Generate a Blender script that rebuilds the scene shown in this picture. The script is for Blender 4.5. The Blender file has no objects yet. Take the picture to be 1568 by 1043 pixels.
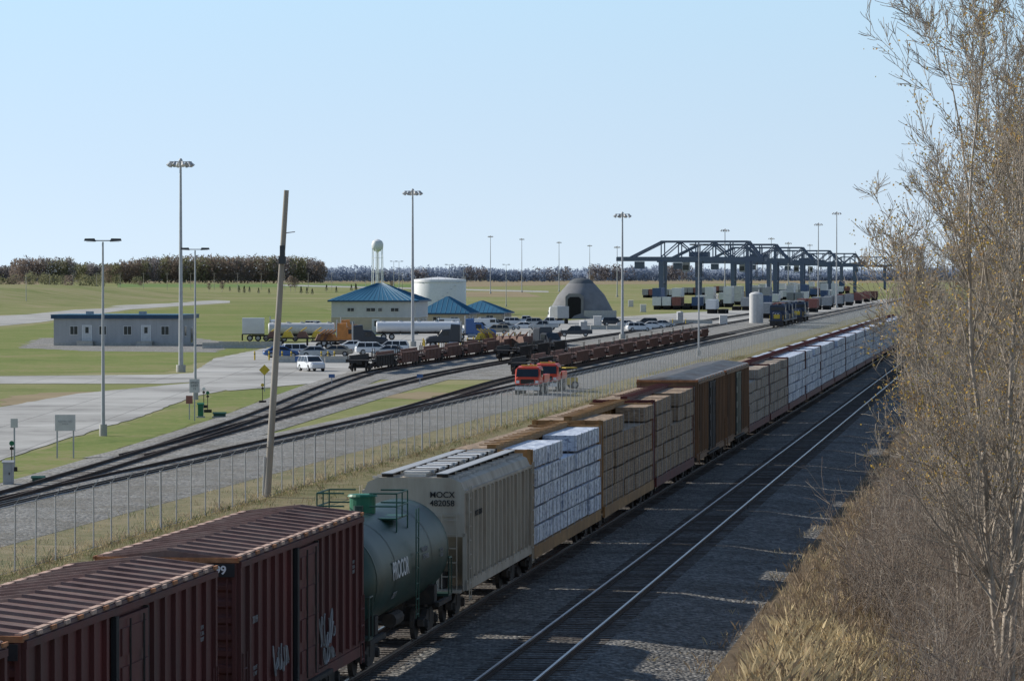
import bpy, math, random
import numpy as np
from mathutils import Vector
random.seed(7); rng=np.random.default_rng(7)
pi=math.pi
sc=bpy.context.scene
# ------------------------------------------------------------------ site frame
CAMH=10.9; F=6000.0; TH=math.atan(781/6000.0); ST=math.sin(TH); CT=math.cos(TH)
PITCH=math.atan(103.5/6000.0)
TROT=pi/2-TH
def tr(s,l): return (s*ST-l*CT, s*CT+l*ST)
def G(u,v,z=0.0):
    """survey sighting from the bridge -> ground position (m)"""
    dx=(u-784)/F; dz=-(v-521.5)/F
    ry=math.cos(PITCH)+math.sin(PITCH)*dz; rz=-math.sin(PITCH)+math.cos(PITCH)*dz
    t=(z-CAMH)/rz
    return (dx*t, ry*t)
# ------------------------------------------------------------------ materials
def _nt(name):
    m=bpy.data.materials.new(name); m.use_nodes=True
    nt=m.node_tree; b=nt.nodes['Principled BSDF']; return m,nt,b
def N(nt,t,**k):
    n=nt.nodes.new(t)
    for a,v in k.items(): setattr(n,a,v)
    return n
def c4(c): return (c[0],c[1],c[2],1)
def mat(name,col,rough=0.7,metal=0.0,var=0.15,scale=2.0,dirt=None,dirt_amt=0.5,dscale=0.6,bump=0.0,bscale=20,stretch=(1,1,1),dlo=.42,dhi=.68,trans=0.0):
    m,nt,b=_nt(name)
    tc=N(nt,'ShaderNodeTexCoord'); mp=N(nt,'ShaderNodeMapping'); mp.inputs['Scale'].default_value=stretch
    nt.links.new(tc.outputs['Object'],mp.inputs['Vector'])
    n1=N(nt,'ShaderNodeTexNoise'); n1.inputs['Scale'].default_value=scale; n1.inputs['Detail'].default_value=6
    nt.links.new(mp.outputs[0],n1.inputs['Vector'])
    cr=N(nt,'ShaderNodeValToRGB'); cr.color_ramp.elements[0].position=0.3; cr.color_ramp.elements[1].position=0.7
    cr.color_ramp.elements[0].color=c4([max(0,x*(1-var)) for x in col]); cr.color_ramp.elements[1].color=c4([x*(1+var) for x in col])
    nt.links.new(n1.outputs['Fac'],cr.inputs['Fac']); out=cr.outputs['Color']
    if dirt:
        n2=N(nt,'ShaderNodeTexNoise'); n2.inputs['Scale'].default_value=dscale; n2.inputs['Detail'].default_value=9; n2.inputs['Roughness'].default_value=0.65
        nt.links.new(mp.outputs[0],n2.inputs['Vector'])
        r2=N(nt,'ShaderNodeValToRGB'); r2.color_ramp.elements[0].position=dlo; r2.color_ramp.elements[1].position=dhi
        r2.color_ramp.elements[0].color=(0,0,0,1); r2.color_ramp.elements[1].color=(dirt_amt,dirt_amt,dirt_amt,1)
        nt.links.new(n2.outputs['Fac'],r2.inputs['Fac'])
        mx=N(nt,'ShaderNodeMix'); mx.data_type='RGBA'
        nt.links.new(r2.outputs['Color'],mx.inputs[0]); nt.links.new(out,mx.inputs[6]); mx.inputs[7].default_value=c4(dirt)
        out=mx.outputs[2]
    nt.links.new(out,b.inputs['Base Color'])
    b.inputs['Roughness'].default_value=rough; b.inputs['Metallic'].default_value=metal
    if bump>0:
        n3=N(nt,'ShaderNodeTexNoise'); n3.inputs['Scale'].default_value=bscale; n3.inputs['Detail'].default_value=4
        nt.links.new(mp.outputs[0],n3.inputs['Vector'])
        bp=N(nt,'ShaderNodeBump'); bp.inputs['Strength'].default_value=bump; bp.inputs['Distance'].default_value=0.1
        nt.links.new(n3.outputs['Fac'],bp.inputs['Height']); nt.links.new(bp.outputs[0],b.inputs['Normal'])
    if trans>0:   # thin foliage lets light through
        tl=N(nt,'ShaderNodeBsdfTranslucent'); nt.links.new(out,tl.inputs[0]); ms=N(nt,'ShaderNodeMixShader'); ms.inputs[0].default_value=trans
        nt.links.new(b.outputs[0],ms.inputs[1]); nt.links.new(tl.outputs[0],ms.inputs[2]); nt.links.new(ms.outputs[0],nt.nodes['Material Output'].inputs[0])
    return m
def ramp_mat(name,stops,scales,rough=0.95,bump=0.4):
    """layered noise -> colour ramp (grass, soil)"""
    m,nt,b=_nt(name); tc=N(nt,'ShaderNodeTexCoord'); acc=None
    for sc_,w in scales:
        n=N(nt,'ShaderNodeTexNoise'); n.inputs['Scale'].default_value=sc_; n.inputs['Detail'].default_value=6; n.inputs['Roughness'].default_value=0.65
        nt.links.new(tc.outputs['Object'],n.inputs['Vector'])
        mu=N(nt,'ShaderNodeMath',operation='MULTIPLY'); mu.inputs[1].default_value=w; nt.links.new(n.outputs['Fac'],mu.inputs[0])
        if acc is None: acc=mu.outputs[0]
        else:
            ad=N(nt,'ShaderNodeMath',operation='ADD'); nt.links.new(acc,ad.inputs[0]); nt.links.new(mu.outputs[0],ad.inputs[1]); acc=ad.outputs[0]
    cr=N(nt,'ShaderNodeValToRGB'); e=cr.color_ramp.elements
    e[0].position=stops[0][0]; e[0].color=c4(stops[0][1]); e[1].position=stops[-1][0]; e[1].color=c4(stops[-1][1])
    for p,c in stops[1:-1]:
        q=e.new(p); q.color=c4(c)
    nt.links.new(acc,cr.inputs['Fac']); nt.links.new(cr.outputs['Color'],b.inputs['Base Color'])
    b.inputs['Roughness'].default_value=rough
    if 'Specular IOR Level' in b.inputs: b.inputs['Specular IOR Level'].default_value=0.1
    if bump:
        bp=N(nt,'ShaderNodeBump'); bp.inputs['Strength'].default_value=bump; bp.inputs['Distance'].default_value=0.2
        nt.links.new(acc,bp.inputs['Height']); nt.links.new(bp.outputs[0],b.inputs['Normal'])
    return m
def stone_mat(name,dark,light,scale=13,patch=(0.2,0.18,0.15),pamt=0.3,bump=1.0,big=3.0,bd=.05):
    m,nt,b=_nt(name); tc=N(nt,'ShaderNodeTexCoord')
    vo=N(nt,'ShaderNodeTexVoronoi'); vo.inputs['Scale'].default_value=scale; nt.links.new(tc.outputs['Object'],vo.inputs['Vector'])
    sp=N(nt,'ShaderNodeSeparateColor'); nt.links.new(vo.outputs['Color'],sp.inputs[0])
    v2=N(nt,'ShaderNodeTexNoise'); v2.inputs['Scale'].default_value=big; v2.inputs['Detail'].default_value=5; v2.inputs['Roughness'].default_value=.8; nt.links.new(tc.outputs['Object'],v2.inputs['Vector'])
    mr=N(nt,'ShaderNodeMapRange'); mr.inputs[1].default_value=.35; mr.inputs[2].default_value=.65; nt.links.new(v2.outputs['Fac'],mr.inputs[0])
    pw=N(nt,'ShaderNodeMath',operation='POWER'); nt.links.new(sp.outputs[0],pw.inputs[0]); pw.inputs[1].default_value=1.8
    a1=N(nt,'ShaderNodeMath',operation='MULTIPLY'); nt.links.new(pw.outputs[0],a1.inputs[0]); a1.inputs[1].default_value=.6
    a2=N(nt,'ShaderNodeMath',operation='MULTIPLY'); nt.links.new(mr.outputs[0],a2.inputs[0]); a2.inputs[1].default_value=.4
    ad=N(nt,'ShaderNodeMath',operation='ADD'); nt.links.new(a1.outputs[0],ad.inputs[0]); nt.links.new(a2.outputs[0],ad.inputs[1])
    cr=N(nt,'ShaderNodeValToRGB'); cr.color_ramp.elements[0].color=c4(dark); cr.color_ramp.elements[1].color=c4(light)
    nt.links.new(ad.outputs[0],cr.inputs['Fac'])
    n2=N(nt,'ShaderNodeTexNoise'); n2.inputs['Scale'].default_value=0.25; n2.inputs['Detail'].default_value=9; n2.inputs['Roughness'].default_value=.65; nt.links.new(tc.outputs['Object'],n2.inputs['Vector'])
    r2=N(nt,'ShaderNodeValToRGB'); r2.color_ramp.elements[0].position=0.45; r2.color_ramp.elements[1].position=0.62
    r2.color_ramp.elements[0].color=(0,0,0,1); r2.color_ramp.elements[1].color=(pamt,pamt,pamt,1); nt.links.new(n2.outputs['Fac'],r2.inputs['Fac'])
    mx=N(nt,'ShaderNodeMix'); mx.data_type='RGBA'; nt.links.new(r2.outputs['Color'],mx.inputs[0]); nt.links.new(cr.outputs['Color'],mx.inputs[6]); mx.inputs[7].default_value=c4(patch)
    nt.links.new(mx.outputs[2],b.inputs['Base Color']); b.inputs['Roughness'].default_value=0.95
    if 'Specular IOR Level' in b.inputs: b.inputs['Specular IOR Level'].default_value=0.15
    bp=N(nt,'ShaderNodeBump'); bp.inputs['Strength'].default_value=bump; bp.inputs['Distance'].default_value=bd; bp.invert=True
    nt.links.new(vo.outputs['Distance'],bp.inputs['Height']); nt.links.new(bp.outputs[0],b.inputs['Normal'])
    return m
M={}
M['red']=mat('boxcar_red_paint',(0.13,0.026,0.022),0.65,var=.15,scale=1.5,dirt=(0.07,0.033,0.027),dirt_amt=.8,stretch=(1,1,.25))
M['redroof']=mat('weathered_red_roof',(0.16,0.085,0.07),0.8,var=.3,scale=3,dirt=(0.27,0.19,0.155),dirt_amt=.8,dscale=1.0,stretch=(1.6,1,1))
M['rust']=mat('rust_orange',(0.42,0.18,0.08),0.9,var=.3,scale=6)
M['ltrust']=mat('pale_rusty_edge',(0.55,0.37,0.28),0.8,var=.25,scale=5)
M['dark']=mat('dark_running_gear',(0.03,0.026,0.024),0.8,var=.3,scale=5,dirt=(0.09,0.06,0.04),dirt_amt=.5,dscale=3)
M['black']=mat('black_rubber',(0.012,0.012,0.013),0.7)
M['green']=mat('tank_green_paint',(0.008,0.045,0.034),0.45,var=.25,scale=1,dirt=(0.025,0.042,0.033),dirt_amt=.7,stretch=(1,1,.4))
M['bgreen']=mat('bright_green_paint',(0.008,0.14,0.07),0.5,var=.2)
M['dgreen']=mat('dark_green_rail_paint',(0.01,0.07,0.045),0.5,var=.2)
M['hopper']=mat('hopper_grey_paint',(0.46,0.41,0.335),0.65,var=.1,scale=1.4,dirt=(0.26,0.20,0.14),dirt_amt=.65,dscale=1.2,stretch=(1,1,.22))
M['hopperroof']=mat('hopper_roof_paint',(0.55,0.53,0.49),0.6,var=.15,scale=2,dirt=(0.2,0.18,0.16),dirt_amt=.7,dscale=1.5)
M['white']=mat('white_paint',(0.75,0.75,0.74),0.5,var=.05)
M['offwhite']=mat('faded_white_paint',(0.6,0.59,0.57),0.6,var=.1)
M['wrapw']=mat('white_lumber_wrap',(0.68,0.72,0.79),0.45,var=.14,scale=4,dirt=(0.15,0.20,0.33),dirt_amt=.8,dscale=3.2,bump=.9,bscale=4,stretch=(1,1,1.8),dlo=.5,dhi=.6)
M['wrapb']=mat('brown_lumber_bundle',(0.36,0.25,0.155),0.8,var=.35,scale=5,dirt=(0.13,0.085,0.055),dirt_amt=.8,dscale=6,stretch=(.3,1,4))
M['wrapg']=mat('grey_lumber_bundle',(0.40,0.32,0.245),0.8,var=.3,scale=5,dirt=(0.18,0.14,0.10),dirt_amt=.7,dscale=6,stretch=(.3,1,4))
M['ochre']=mat('ochre_car_paint',(0.34,0.19,0.07),0.75,var=.2,scale=3,dirt=(0.18,0.1,0.05),dirt_amt=.6)
M['brownbox']=mat('brown_boxcar_paint',(0.23,0.12,0.055),0.7,var=.15,scale=2,dirt=(0.09,0.055,0.035),dirt_amt=.7,stretch=(1,1,.25))
M['greyroof']=mat('galvanised_car_roof',(0.42,0.40,0.37),0.55,metal=.1,var=.2,scale=2,dirt=(0.3,0.2,0.14),dirt_amt=.6)
M['rail']=mat('polished_rail_head',(0.42,0.42,0.44),0.28,metal=1.0,var=.1)
M['railrust']=mat('rail_web_rust',(0.055,0.036,0.027),0.85,var=.25)
M['sleeper']=mat('creosoted_sleeper',(0.075,0.058,0.047),0.95,var=.35,scale=3)
M['ballast']=stone_mat('grey_ballast_stone',(0.032,0.030,0.028),(0.40,0.385,0.36),8,patch=(0.06,0.05,0.04),pamt=.5,big=5,bd=.12)
M['yballast']=stone_mat('yard_ballast_stone',(0.13,0.126,0.117),(0.50,0.485,0.455),6,patch=(0.18,0.16,0.125),pamt=.6,big=1.2,bd=.05)
def conc():
    m,nt,b=_nt('pale_concrete_road'); tc=N(nt,'ShaderNodeTexCoord')
    n1=N(nt,'ShaderNodeTexNoise'); n1.inputs['Scale'].default_value=.07; n1.inputs['Detail'].default_value=10; n1.inputs['Roughness'].default_value=.7; nt.links.new(tc.outputs['Object'],n1.inputs['Vector'])
    cr=N(nt,'ShaderNodeValToRGB'); e=cr.color_ramp.elements; e[0].position=.38; e[0].color=(.25,.24,.22,1); e[1].position=.62; e[1].color=(.49,.475,.44,1); q=e.new(.48); q.color=(.39,.375,.345,1)
    nt.links.new(n1.outputs['Fac'],cr.inputs['Fac'])
    br=N(nt,'ShaderNodeTexBrick'); br.inputs['Scale'].default_value=1.0; br.inputs['Brick Width'].default_value=6; br.inputs['Row Height'].default_value=6; br.offset=0; br.inputs['Mortar Size'].default_value=.06
    br.inputs['Color1'].default_value=(1,1,1,1); br.inputs['Color2'].default_value=(.88,.88,.88,1); br.inputs['Mortar'].default_value=(.4,.4,.4,1); nt.links.new(tc.outputs['Object'],br.inputs['Vector'])
    mx=N(nt,'ShaderNodeMix'); mx.data_type='RGBA'; mx.blend_type='MULTIPLY'; mx.inputs[0].default_value=.8; nt.links.new(cr.outputs[0],mx.inputs[6]); nt.links.new(br.outputs[0],mx.inputs[7]); nt.links.new(mx.outputs[2],b.inputs['Base Color']); b.inputs['Roughness'].default_value=.95
    return m
M['concrete']=conc()
M['concbase']=mat('cast_concrete',(0.42,0.41,0.37),0.9,var=.15,scale=3)
M['grass']=ramp_mat('grassland',[(0.37,(0.11,0.145,0.042)),(0.44,(0.18,0.205,0.065)),(0.50,(0.24,0.245,0.095)),(0.56,(0.30,0.27,0.135)),(0.66,(0.35,0.29,0.17))],[(0.008,.4),(0.08,.35),(2.0,.25)])
M['lawn']=ramp_mat('mown_green_lawn',[(0.38,(0.10,0.14,0.036)),(0.45,(0.16,0.205,0.052)),(0.52,(0.215,0.235,0.075)),(0.59,(0.28,0.24,0.12)),(0.68,(0.21,0.16,0.09))],[(0.03,.35),(0.25,.35),(2,.3)])
M['drygrass']=ramp_mat('dry_verge_grass',[(0.34,(0.11,0.115,0.05)),(0.44,(0.20,0.19,0.085)),(0.52,(0.29,0.245,0.13)),(0.60,(0.37,0.30,0.18)),(0.72,(0.22,0.205,0.10))],[(0.1,.3),(0.6,.4),(4,.3)])
M['soil']=ramp_mat('leaf_litter_bank',[(0.3,(0.06,0.045,0.03)),(0.5,(0.15,0.11,0.07)),(0.7,(0.27,0.20,0.125))],[(0.2,.3),(1.2,.4),(7,.3)])
M['field']=ramp_mat('stubble_field',[(0.3,(0.22,0.175,0.105)),(0.7,(0.38,0.30,0.18))],[(0.01,.6),(0.1,.4)])
M['wheat']=ramp_mat('winter_wheat_field',[(0.35,(0.12,0.19,0.055)),(0.65,(0.19,0.26,0.085))],[(0.01,.6),(0.1,.4)])
M['galv']=mat('galvanised_steel',(0.42,0.43,0.44),0.6,metal=.2,var=.1)
M['wood']=mat('weathered_pole_wood',(0.38,0.345,0.30),0.9,var=.2,scale=4,dirt=(0.17,0.14,0.115),dirt_amt=.5,stretch=(1,1,.1))
M['beige']=mat('beige_masonry',(0.48,0.41,0.31),0.85,var=.08,scale=1)
M['siding']=mat('pale_grey_siding',(0.52,0.52,0.51),0.7,var=.06,scale=1)
M['bluegrey']=mat('blue_grey_siding',(0.42,0.42,0.42),0.7,var=.07,scale=1,dirt=(.30,.30,.30),dirt_amt=.5,stretch=(1,1,.2))
M['blueroof']=mat('blue_standing_seam_roof',(0.035,0.15,0.25),0.5,metal=.0,var=.1,scale=.4)
M['bluefascia']=mat('blue_fascia',(0.02,0.06,0.12),0.5)
M['glass']=mat('dark_window_glass',(0.02,0.025,0.03),0.15)
M['dome']=mat('grey_concrete_shell',(0.20,0.20,0.205),0.9,var=.12,scale=.6)
M['domedark']=mat('dark_cap',(0.10,0.11,0.12),0.8)
M['shadefill']=mat('painted_interior_shade',(0.012,0.012,0.013),0.95)  # near-black colour painted in for the shade inside openings
M['crane']=mat('crane_blue_steel',(0.11,0.14,0.20),0.7,var=.08)
M['cblue']=mat('container_blue',(0.07,0.12,0.24),0.6); M['cred']=mat('container_red',(0.28,0.11,0.09),0.6)
M['cgrey']=mat('container_grey',(0.35,0.36,0.37),0.6)
M['carred']=mat('orange_red_truck_paint',(0.60,0.055,0.022),0.4,var=.05); M['carblue']=mat('blue_car_paint',(0.05,0.12,0.30),0.3,var=.05)
M['carwhite']=mat('white_car_paint',(0.72,0.73,0.74),0.3,var=.03); M['carsilver']=mat('silver_car_paint',(0.38,0.39,0.40),0.3,metal=.4,var=.05)
M['cardark']=mat('dark_car_paint',(0.03,0.035,0.045),0.35,var=.05); M['cartan']=mat('tan_car_paint',(0.36,0.31,0.24),0.35,var=.05)
M['orange']=mat('orange_truck_paint',(0.5,0.19,0.04),0.45); M['yellow']=mat('safety_yellow',(0.6,0.42,0.04),0.5)
M['locoblue']=mat('locomotive_blue',(0.025,0.04,0.08),0.55); M['well']=mat('well_car_brown',(0.20,0.10,0.07),0.75,var=.2,dirt=(0.09,0.06,0.05),dirt_amt=.6)
M['bark']=mat('grey_bark',(0.38,0.34,0.29),0.9,var=.3,scale=3)
M['twig']=mat('pale_twig',(0.37,0.315,0.255),0.9,var=.45,scale=1.5)
M['brush']=mat('brown_brush_twigs',(0.25,0.19,0.145),0.9,var=.35,scale=1)
M['leafy']=mat('yellow_autumn_leaf',(0.66,0.44,0.10),0.7,var=.3,scale=2,trans=.35); M['leafo']=mat('olive_autumn_leaf',(0.36,0.30,0.09),0.7,var=.3,scale=2,trans=.35)
M['leafr']=mat('rusty_leaf',(0.50,0.30,0.12),0.7,var=.3,scale=2,trans=.35)
M['straw']=mat('golden_straw',(0.60,0.48,0.28),0.9,var=.3,scale=1,trans=.2); M['straw2']=mat('brown_straw',(0.33,0.245,0.16),0.9,var=.3,scale=1,trans=.2)
M['gblade']=mat('green_blade',(0.19,0.22,0.08),0.85,var=.3,scale=1,trans=.2)
M['woodsA']=mat('haze_tinted_woods_russet',(0.25,0.20,0.165),0.98,var=.2,scale=.06,trans=.45); M['woodsB']=mat('haze_tinted_woods_mauve',(0.26,0.235,0.235),0.98,var=.15,scale=.06,trans=.45)  # russet and mauve woods, with some distance haze mixed into the colour
M['woodsC']=mat('haze_tinted_far_woods',(0.35,0.41,0.51),0.98,var=.1,scale=.05,trans=.45); M['pine']=mat('dark_conifer',(0.07,0.09,0.055),0.95,var=.3,scale=.3,trans=.2)  # far woods: bluish distance haze is put into the base colour
M['woodsD']=mat('olive_woods',(0.22,0.215,0.125),0.98,var=.25,scale=.06,trans=.45)
M['tag']=mat('faded_spray_paint',(0.27,0.26,0.255),0.7,var=.35,scale=3)
m,nt,b=_nt('chain_link_mesh'); M['mesh']=m
b.inputs['Base Color'].default_value=(0.54,0.55,0.55,1); b.inputs['Roughness'].default_value=0.6
tp=N(nt,'ShaderNodeBsdfTransparent'); mx=N(nt,'ShaderNodeMixShader'); mx.inputs[0].default_value=0.3
nt.links.new(tp.outputs[0],mx.inputs[1]); nt.links.new(b.outputs[0],mx.inputs[2]); nt.links.new(mx.outputs[0],nt.nodes['Material Output'].inputs[0])
# ------------------------------------------------------------------ mesh builder
class MB:
    def __init__(s): s.v=[];s.f=[];s.m=[];s.mats=[];s.smooth=False
    def mi(s,k):
        if k not in s.mats: s.mats.append(k)
        return s.mats.index(k)
    def poly(s,pts,k):
        n=len(s.v); s.v+= [tuple(p) for p in pts]; s.f.append(tuple(range(n,n+len(pts)))); s.m.append(s.mi(k))
    def faces(s,v,f,k):
        n=len(s.v); s.v+=[tuple(p) for p in v]; i=s.mi(k)
        for q in f: s.f.append(tuple(a+n for a in q)); s.m.append(i)
    def box(s,x0,x1,y0,y1,z0,z1,k):
        v=[(x,y,z) for x in(x0,x1) for y in(y0,y1) for z in(z0,z1)]
        s.faces(v,[(0,1,3,2),(4,6,7,5),(0,4,5,1),(2,3,7,6),(0,2,6,4),(1,5,7,3)],k)
    def cbox(s,x,y,z,dx,dy,dz,k): s.box(x-dx/2,x+dx/2,y-dy/2,y+dy/2,z-dz/2,z+dz/2,k)
    def tube(s,p0,p1,r0,r1=None,k='galv',n=8):
        if r1 is None: r1=r0
        p0=Vector(p0);p1=Vector(p1);d=(p1-p0)
        if d.length<1e-6:return
        d.normalize(); a=d.orthogonal().normalized(); b2=d.cross(a)
        v=[];
        for p,r in((p0,r0),(p1,r1)):
            for i in range(n):
                t=2*pi*i/n+pi/n; v.append(p+(a*math.cos(t)+b2*math.sin(t))*r)
        f=[(i,(i+1)%n,n+(i+1)%n,n+i) for i in range(n)]+[tuple(range(n)),tuple(range(n,2*n))]
        s.faces(v,f,k)
    def loft(s,rings,k,cap=True):
        n=len(rings[0]); v=[p for r in rings for p in r]; f=[]
        for j in range(len(rings)-1):
            for i in range(n): f.append((j*n+i,j*n+(i+1)%n,(j+1)*n+(i+1)%n,(j+1)*n+i))
        if cap: f+= [tuple(range(n)),tuple(range((len(rings)-1)*n,len(rings)*n))]
        s.faces(v,f,k)
    def prismy(s,prof,y0,y1,k): s.loft([[(x,y,z) for x,z in prof] for y in(y0,y1)],k)
    def prismx(s,prof,x0,x1,k): s.loft([[(x,y,z) for y,z in prof] for x in(x0,x1)],k)
    def lathe(s,prof,k,n=32,c=(0,0)):
        s.loft([[(c[0]+r*math.cos(2*pi*i/n),c[1]+r*math.sin(2*pi*i/n),z) for i in range(n)] for r,z in prof],k)
def ring(x,hw,z0,z1,c=0.12):
    return [(x,-hw,z0+c),(x,-hw+c*.6,z0),(x,hw-c*.6,z0),(x,hw,z0+c),(x,hw*.97,z1-c),(x,hw*.97-c,z1),(x,-hw*.97+c,z1),(x,-hw*.97,z1-c)]
def to_mesh(name,mb):
    me=bpy.data.meshes.new(name); me.from_pydata(mb.v,[],mb.f); 
    for k in mb.mats: me.materials.append(M[k])
    me.polygons.foreach_set('material_index',mb.m); 
    if mb.smooth:
        me.polygons.foreach_set('use_smooth',[True]*len(me.polygons))
        try: me.set_sharp_from_angle(angle=math.radians(35))
        except Exception: pass
    me.update(); return me
def build(name,loc,rot,parts):
    if isinstance(parts,MB): parts={name:parts}
    if len(parts)==1:
        mb=list(parts.values())[0]; o=bpy.data.objects.new(name,to_mesh(name,mb)); sc.collection.objects.link(o)
        o.location=loc; o.rotation_euler=(0,0,rot); return o
    e=bpy.data.objects.new(name,None); sc.collection.objects.link(e); e.location=loc; e.rotation_euler=(0,0,rot)
    for pn,mb in parts.items():
        if isinstance(mb,bpy.types.Object): mb.parent=e; continue
        if not mb.v: continue
        o=bpy.data.objects.new(pn,to_mesh(pn,mb)); sc.collection.objects.link(o); o.parent=e
    return e
def text(name,s,size,loc,rot,k,bold=0.0):
    cu=bpy.data.curves.new(name,'FONT'); cu.body=s; cu.size=size; cu.extrude=0.004; cu.offset=bold; cu.align_x='CENTER'; cu.align_y='CENTER'
    tmp=bpy.data.objects.new('tmp',cu); sc.collection.objects.link(tmp); bpy.context.view_layer.update()
    me=bpy.data.meshes.new_from_object(tmp); bpy.data.objects.remove(tmp); me.materials.clear(); me.materials.append(M[k])
    o=bpy.data.objects.new(name,me); sc.collection.objects.link(o); o.location=loc; o.rotation_euler=rot; return o
END=(pi/2,0,-pi/2)
SIDE=(pi/2,0,0)
def np_obj(name,V,Fq,mats,mi=None):
    me=bpy.data.meshes.new(name); nv=len(V); nf=len(Fq); k=Fq.shape[1]
    me.vertices.add(nv); me.vertices.foreach_set('co',V.astype(np.float32).ravel())
    me.loops.add(nf*k); me.loops.foreach_set('vertex_index',Fq.astype(np.int32).ravel())
    me.polygons.add(nf); me.polygons.foreach_set('loop_start',np.arange(0,nf*k,k,dtype=np.int32))
    try: me.polygons.foreach_set('loop_total',np.full(nf,k,dtype=np.int32))
    except Exception: pass
    for q in mats: me.materials.append(M[q])
    if mi is not None: me.polygons.foreach_set('material_index',mi.astype(np.int32))
    me.update(calc_edges=True); me.validate()
    o=bpy.data.objects.new(name,me); sc.collection.objects.link(o); return o
# ------------------------------------------------------------------ terrain
def sstep(a,b,x):
    t=np.clip((x-a)/(b-a),0,1); return t*t*(3-2*t)
def gz(x,y):
    s=x*ST+y*CT; l=-x*CT+y*ST
    z=-1.3*sstep(7.4,1.5,l)+0.5*sstep(-3,-20,l)
    z=z+0.12*np.sin(s*.11)*sstep(7,3,l)
    berm=6.0*sstep(-135,-190,x)*sstep(1080,1330,y)*(1-sstep(1650,2200,y))
    return z+berm
ss=np.concatenate([np.linspace(-80,60,15),np.linspace(66,400,84),np.geomspace(410,12000,90)])
ll=np.concatenate([-np.geomspace(9000,12,36),np.linspace(-10,20,41),np.geomspace(22,9000,70)])
S_,L_=np.meshgrid(ss,ll,indexing='ij'); X_=S_*ST-L_*CT; Y_=S_*CT+L_*ST
V=np.stack([X_,Y_,gz(X_,Y_)],-1).reshape(-1,3); nl=len(ll)
ii,jj=np.meshgrid(np.arange(len(ss)-1),np.arange(nl-1),indexing='ij'); q=(ii*nl+jj).ravel()
Fq=np.stack([q,q+1,q+nl+1,q+nl],-1)
lc=(L_[:-1,:-1]+L_[1:,1:]).ravel()/2
np_obj('ground',V,Fq,['grass','soil'],(lc<8.6).astype(int)*1*(lc>-40))
def sheet(name,pts,k,z,jit=0.0):
    out=[]
    n=len(pts)
    for i in range(n):
        a=np.array(pts[i]);b_=np.array(pts[(i+1)%n]); L=np.linalg.norm(b_-a); m_=int(min(120,max(1,L/3.0))) if jit else 1
        nn=np.array([-(b_-a)[1],(b_-a)[0]])/max(L,1e-6)
        for j in range(m_): out.append(a+(b_-a)*j/m_+(nn*rng.normal(0,jit) if j else 0))
    mb=MB(); mb.poly([(p[0],p[1],z) for p in out],k); return build(name,(0,0,0),0,mb)
def strip(name,rows,k,s0=60,s1=2200,n=60):
    mb=MB(); sv=np.geomspace(s0,s1,n)
    for a,b2 in zip(sv[:-1],sv[1:]):
        for (l0,z0),(l1,z1) in zip(rows[:-1],rows[1:]):
            mb.poly([(*tr(a,l0),z0),(*tr(a,l1),z1),(*tr(b2,l1),z1),(*tr(b2,l0),z0)],k)
    return build(name,(0,0,0),0,mb)
strip('mainline_ballast',[(7.5,-.05),(9.4,.06),(11.2,.27),(19.9,.27),(21.4,.02)],'ballast')
strip('verge_grass',[(21.2,.012),(40.5,.012)],'drygrass',s0=60,s1=1500)
strip('yard_ballast',[(40.2,.02),(41.2,.08),(49.8,.08),(50.4,.02)],'yballast',s0=60,s1=1600)
sheet('yard_apron',[tr(395,50.2),tr(1600,50.2),tr(1600,77),tr(560,77),tr(430,74.5),tr(395,68)],'yballast',.03)
def P(l): return [G(*p) for p in l]
sheet('access_road',P([(-80,722),(-80,636),(0,624),(120,603),(270,589),(420,576),(420,594),(345,598),(300,607),(205,642),(90,676),(0,706)]),'concrete',.035,.12)
sheet('service_road',P([(-80,577),(250,574),(420,564),(420,578),(250,588),(-80,588)]),'concrete',.03,.12)
sheet('parking_lot',P([(350,599),(300,590),(296,570),(330,549),(430,529),(560,516),(700,503),(830,494),(1000,482),(1250,468),(1420,452),(1420,458),(1250,476),(1000,507),(850,528),(700,556),(560,580),(420,593)]),'concrete',.045,.1)
sheet('far_road',P([(-80,507),(-80,487),(40,482),(180,468),(330,460),(352,461),(352,464),(200,474),(60,494)]),'concrete',.03)
sheet('lawn',P([(-80,573),(250,570),(300,556),(340,545),(430,526),(560,513),(620,500),(480,470),(360,466),(200,477),(40,500),(-80,512)]),'lawn',.015,.3)
sheet('lawn',P([(205,645),(345,601),(420,597),(470,590),(330,640),(150,700),(30,735),(-60,750),(-60,724),(60,690)]),'lawn',.018,.25)
sheet('gravel_pad',P([(28,533),(60,518),(300,518),(372,527),(330,540),(140,538)]),'yballast',.022,.5)
sheet('crop_field',P([(-300,445),(-300,432),(60,430),(60,440)]),'field',.02)
sheet('crop_field',P([(700,440),(900,436),(1560,432),(1560,428),(700,430)]),'field',.02)
sheet('crop_field',P([(180,440),(700,440),(700,436),(180,435)]),'wheat',.02)
sheet('crop_field',P([(200,433),(700,433),(700,430),(200,430)]),'field',.02)
sheet('crop_field',P([(560,455),(830,455),(800,447),(560,447)]),'field',.016)
sheet('far_lane',P([(430,436),(840,446),(840,448),(430,438)]),'concrete',.03)
sheet('yard_road',P([(940,497),(1150,482),(1300,470),(1300,474),(1150,489),(960,501)]),'concrete',.034)
sheet('dirt_patch',P([(0,612),(60,602),(150,600),(190,597),(150,607),(60,618),(0,622)]),'field',.02,.5)
sheet('dirt_patch',P([(560,606),(640,600),(700,602),(640,612)]),'field',.02,.5)
sheet('dirt_patch',P([(370,700),(460,672),(700,618),(760,610),(680,628),(480,682)]),'drygrass',.019,.4)
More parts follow.
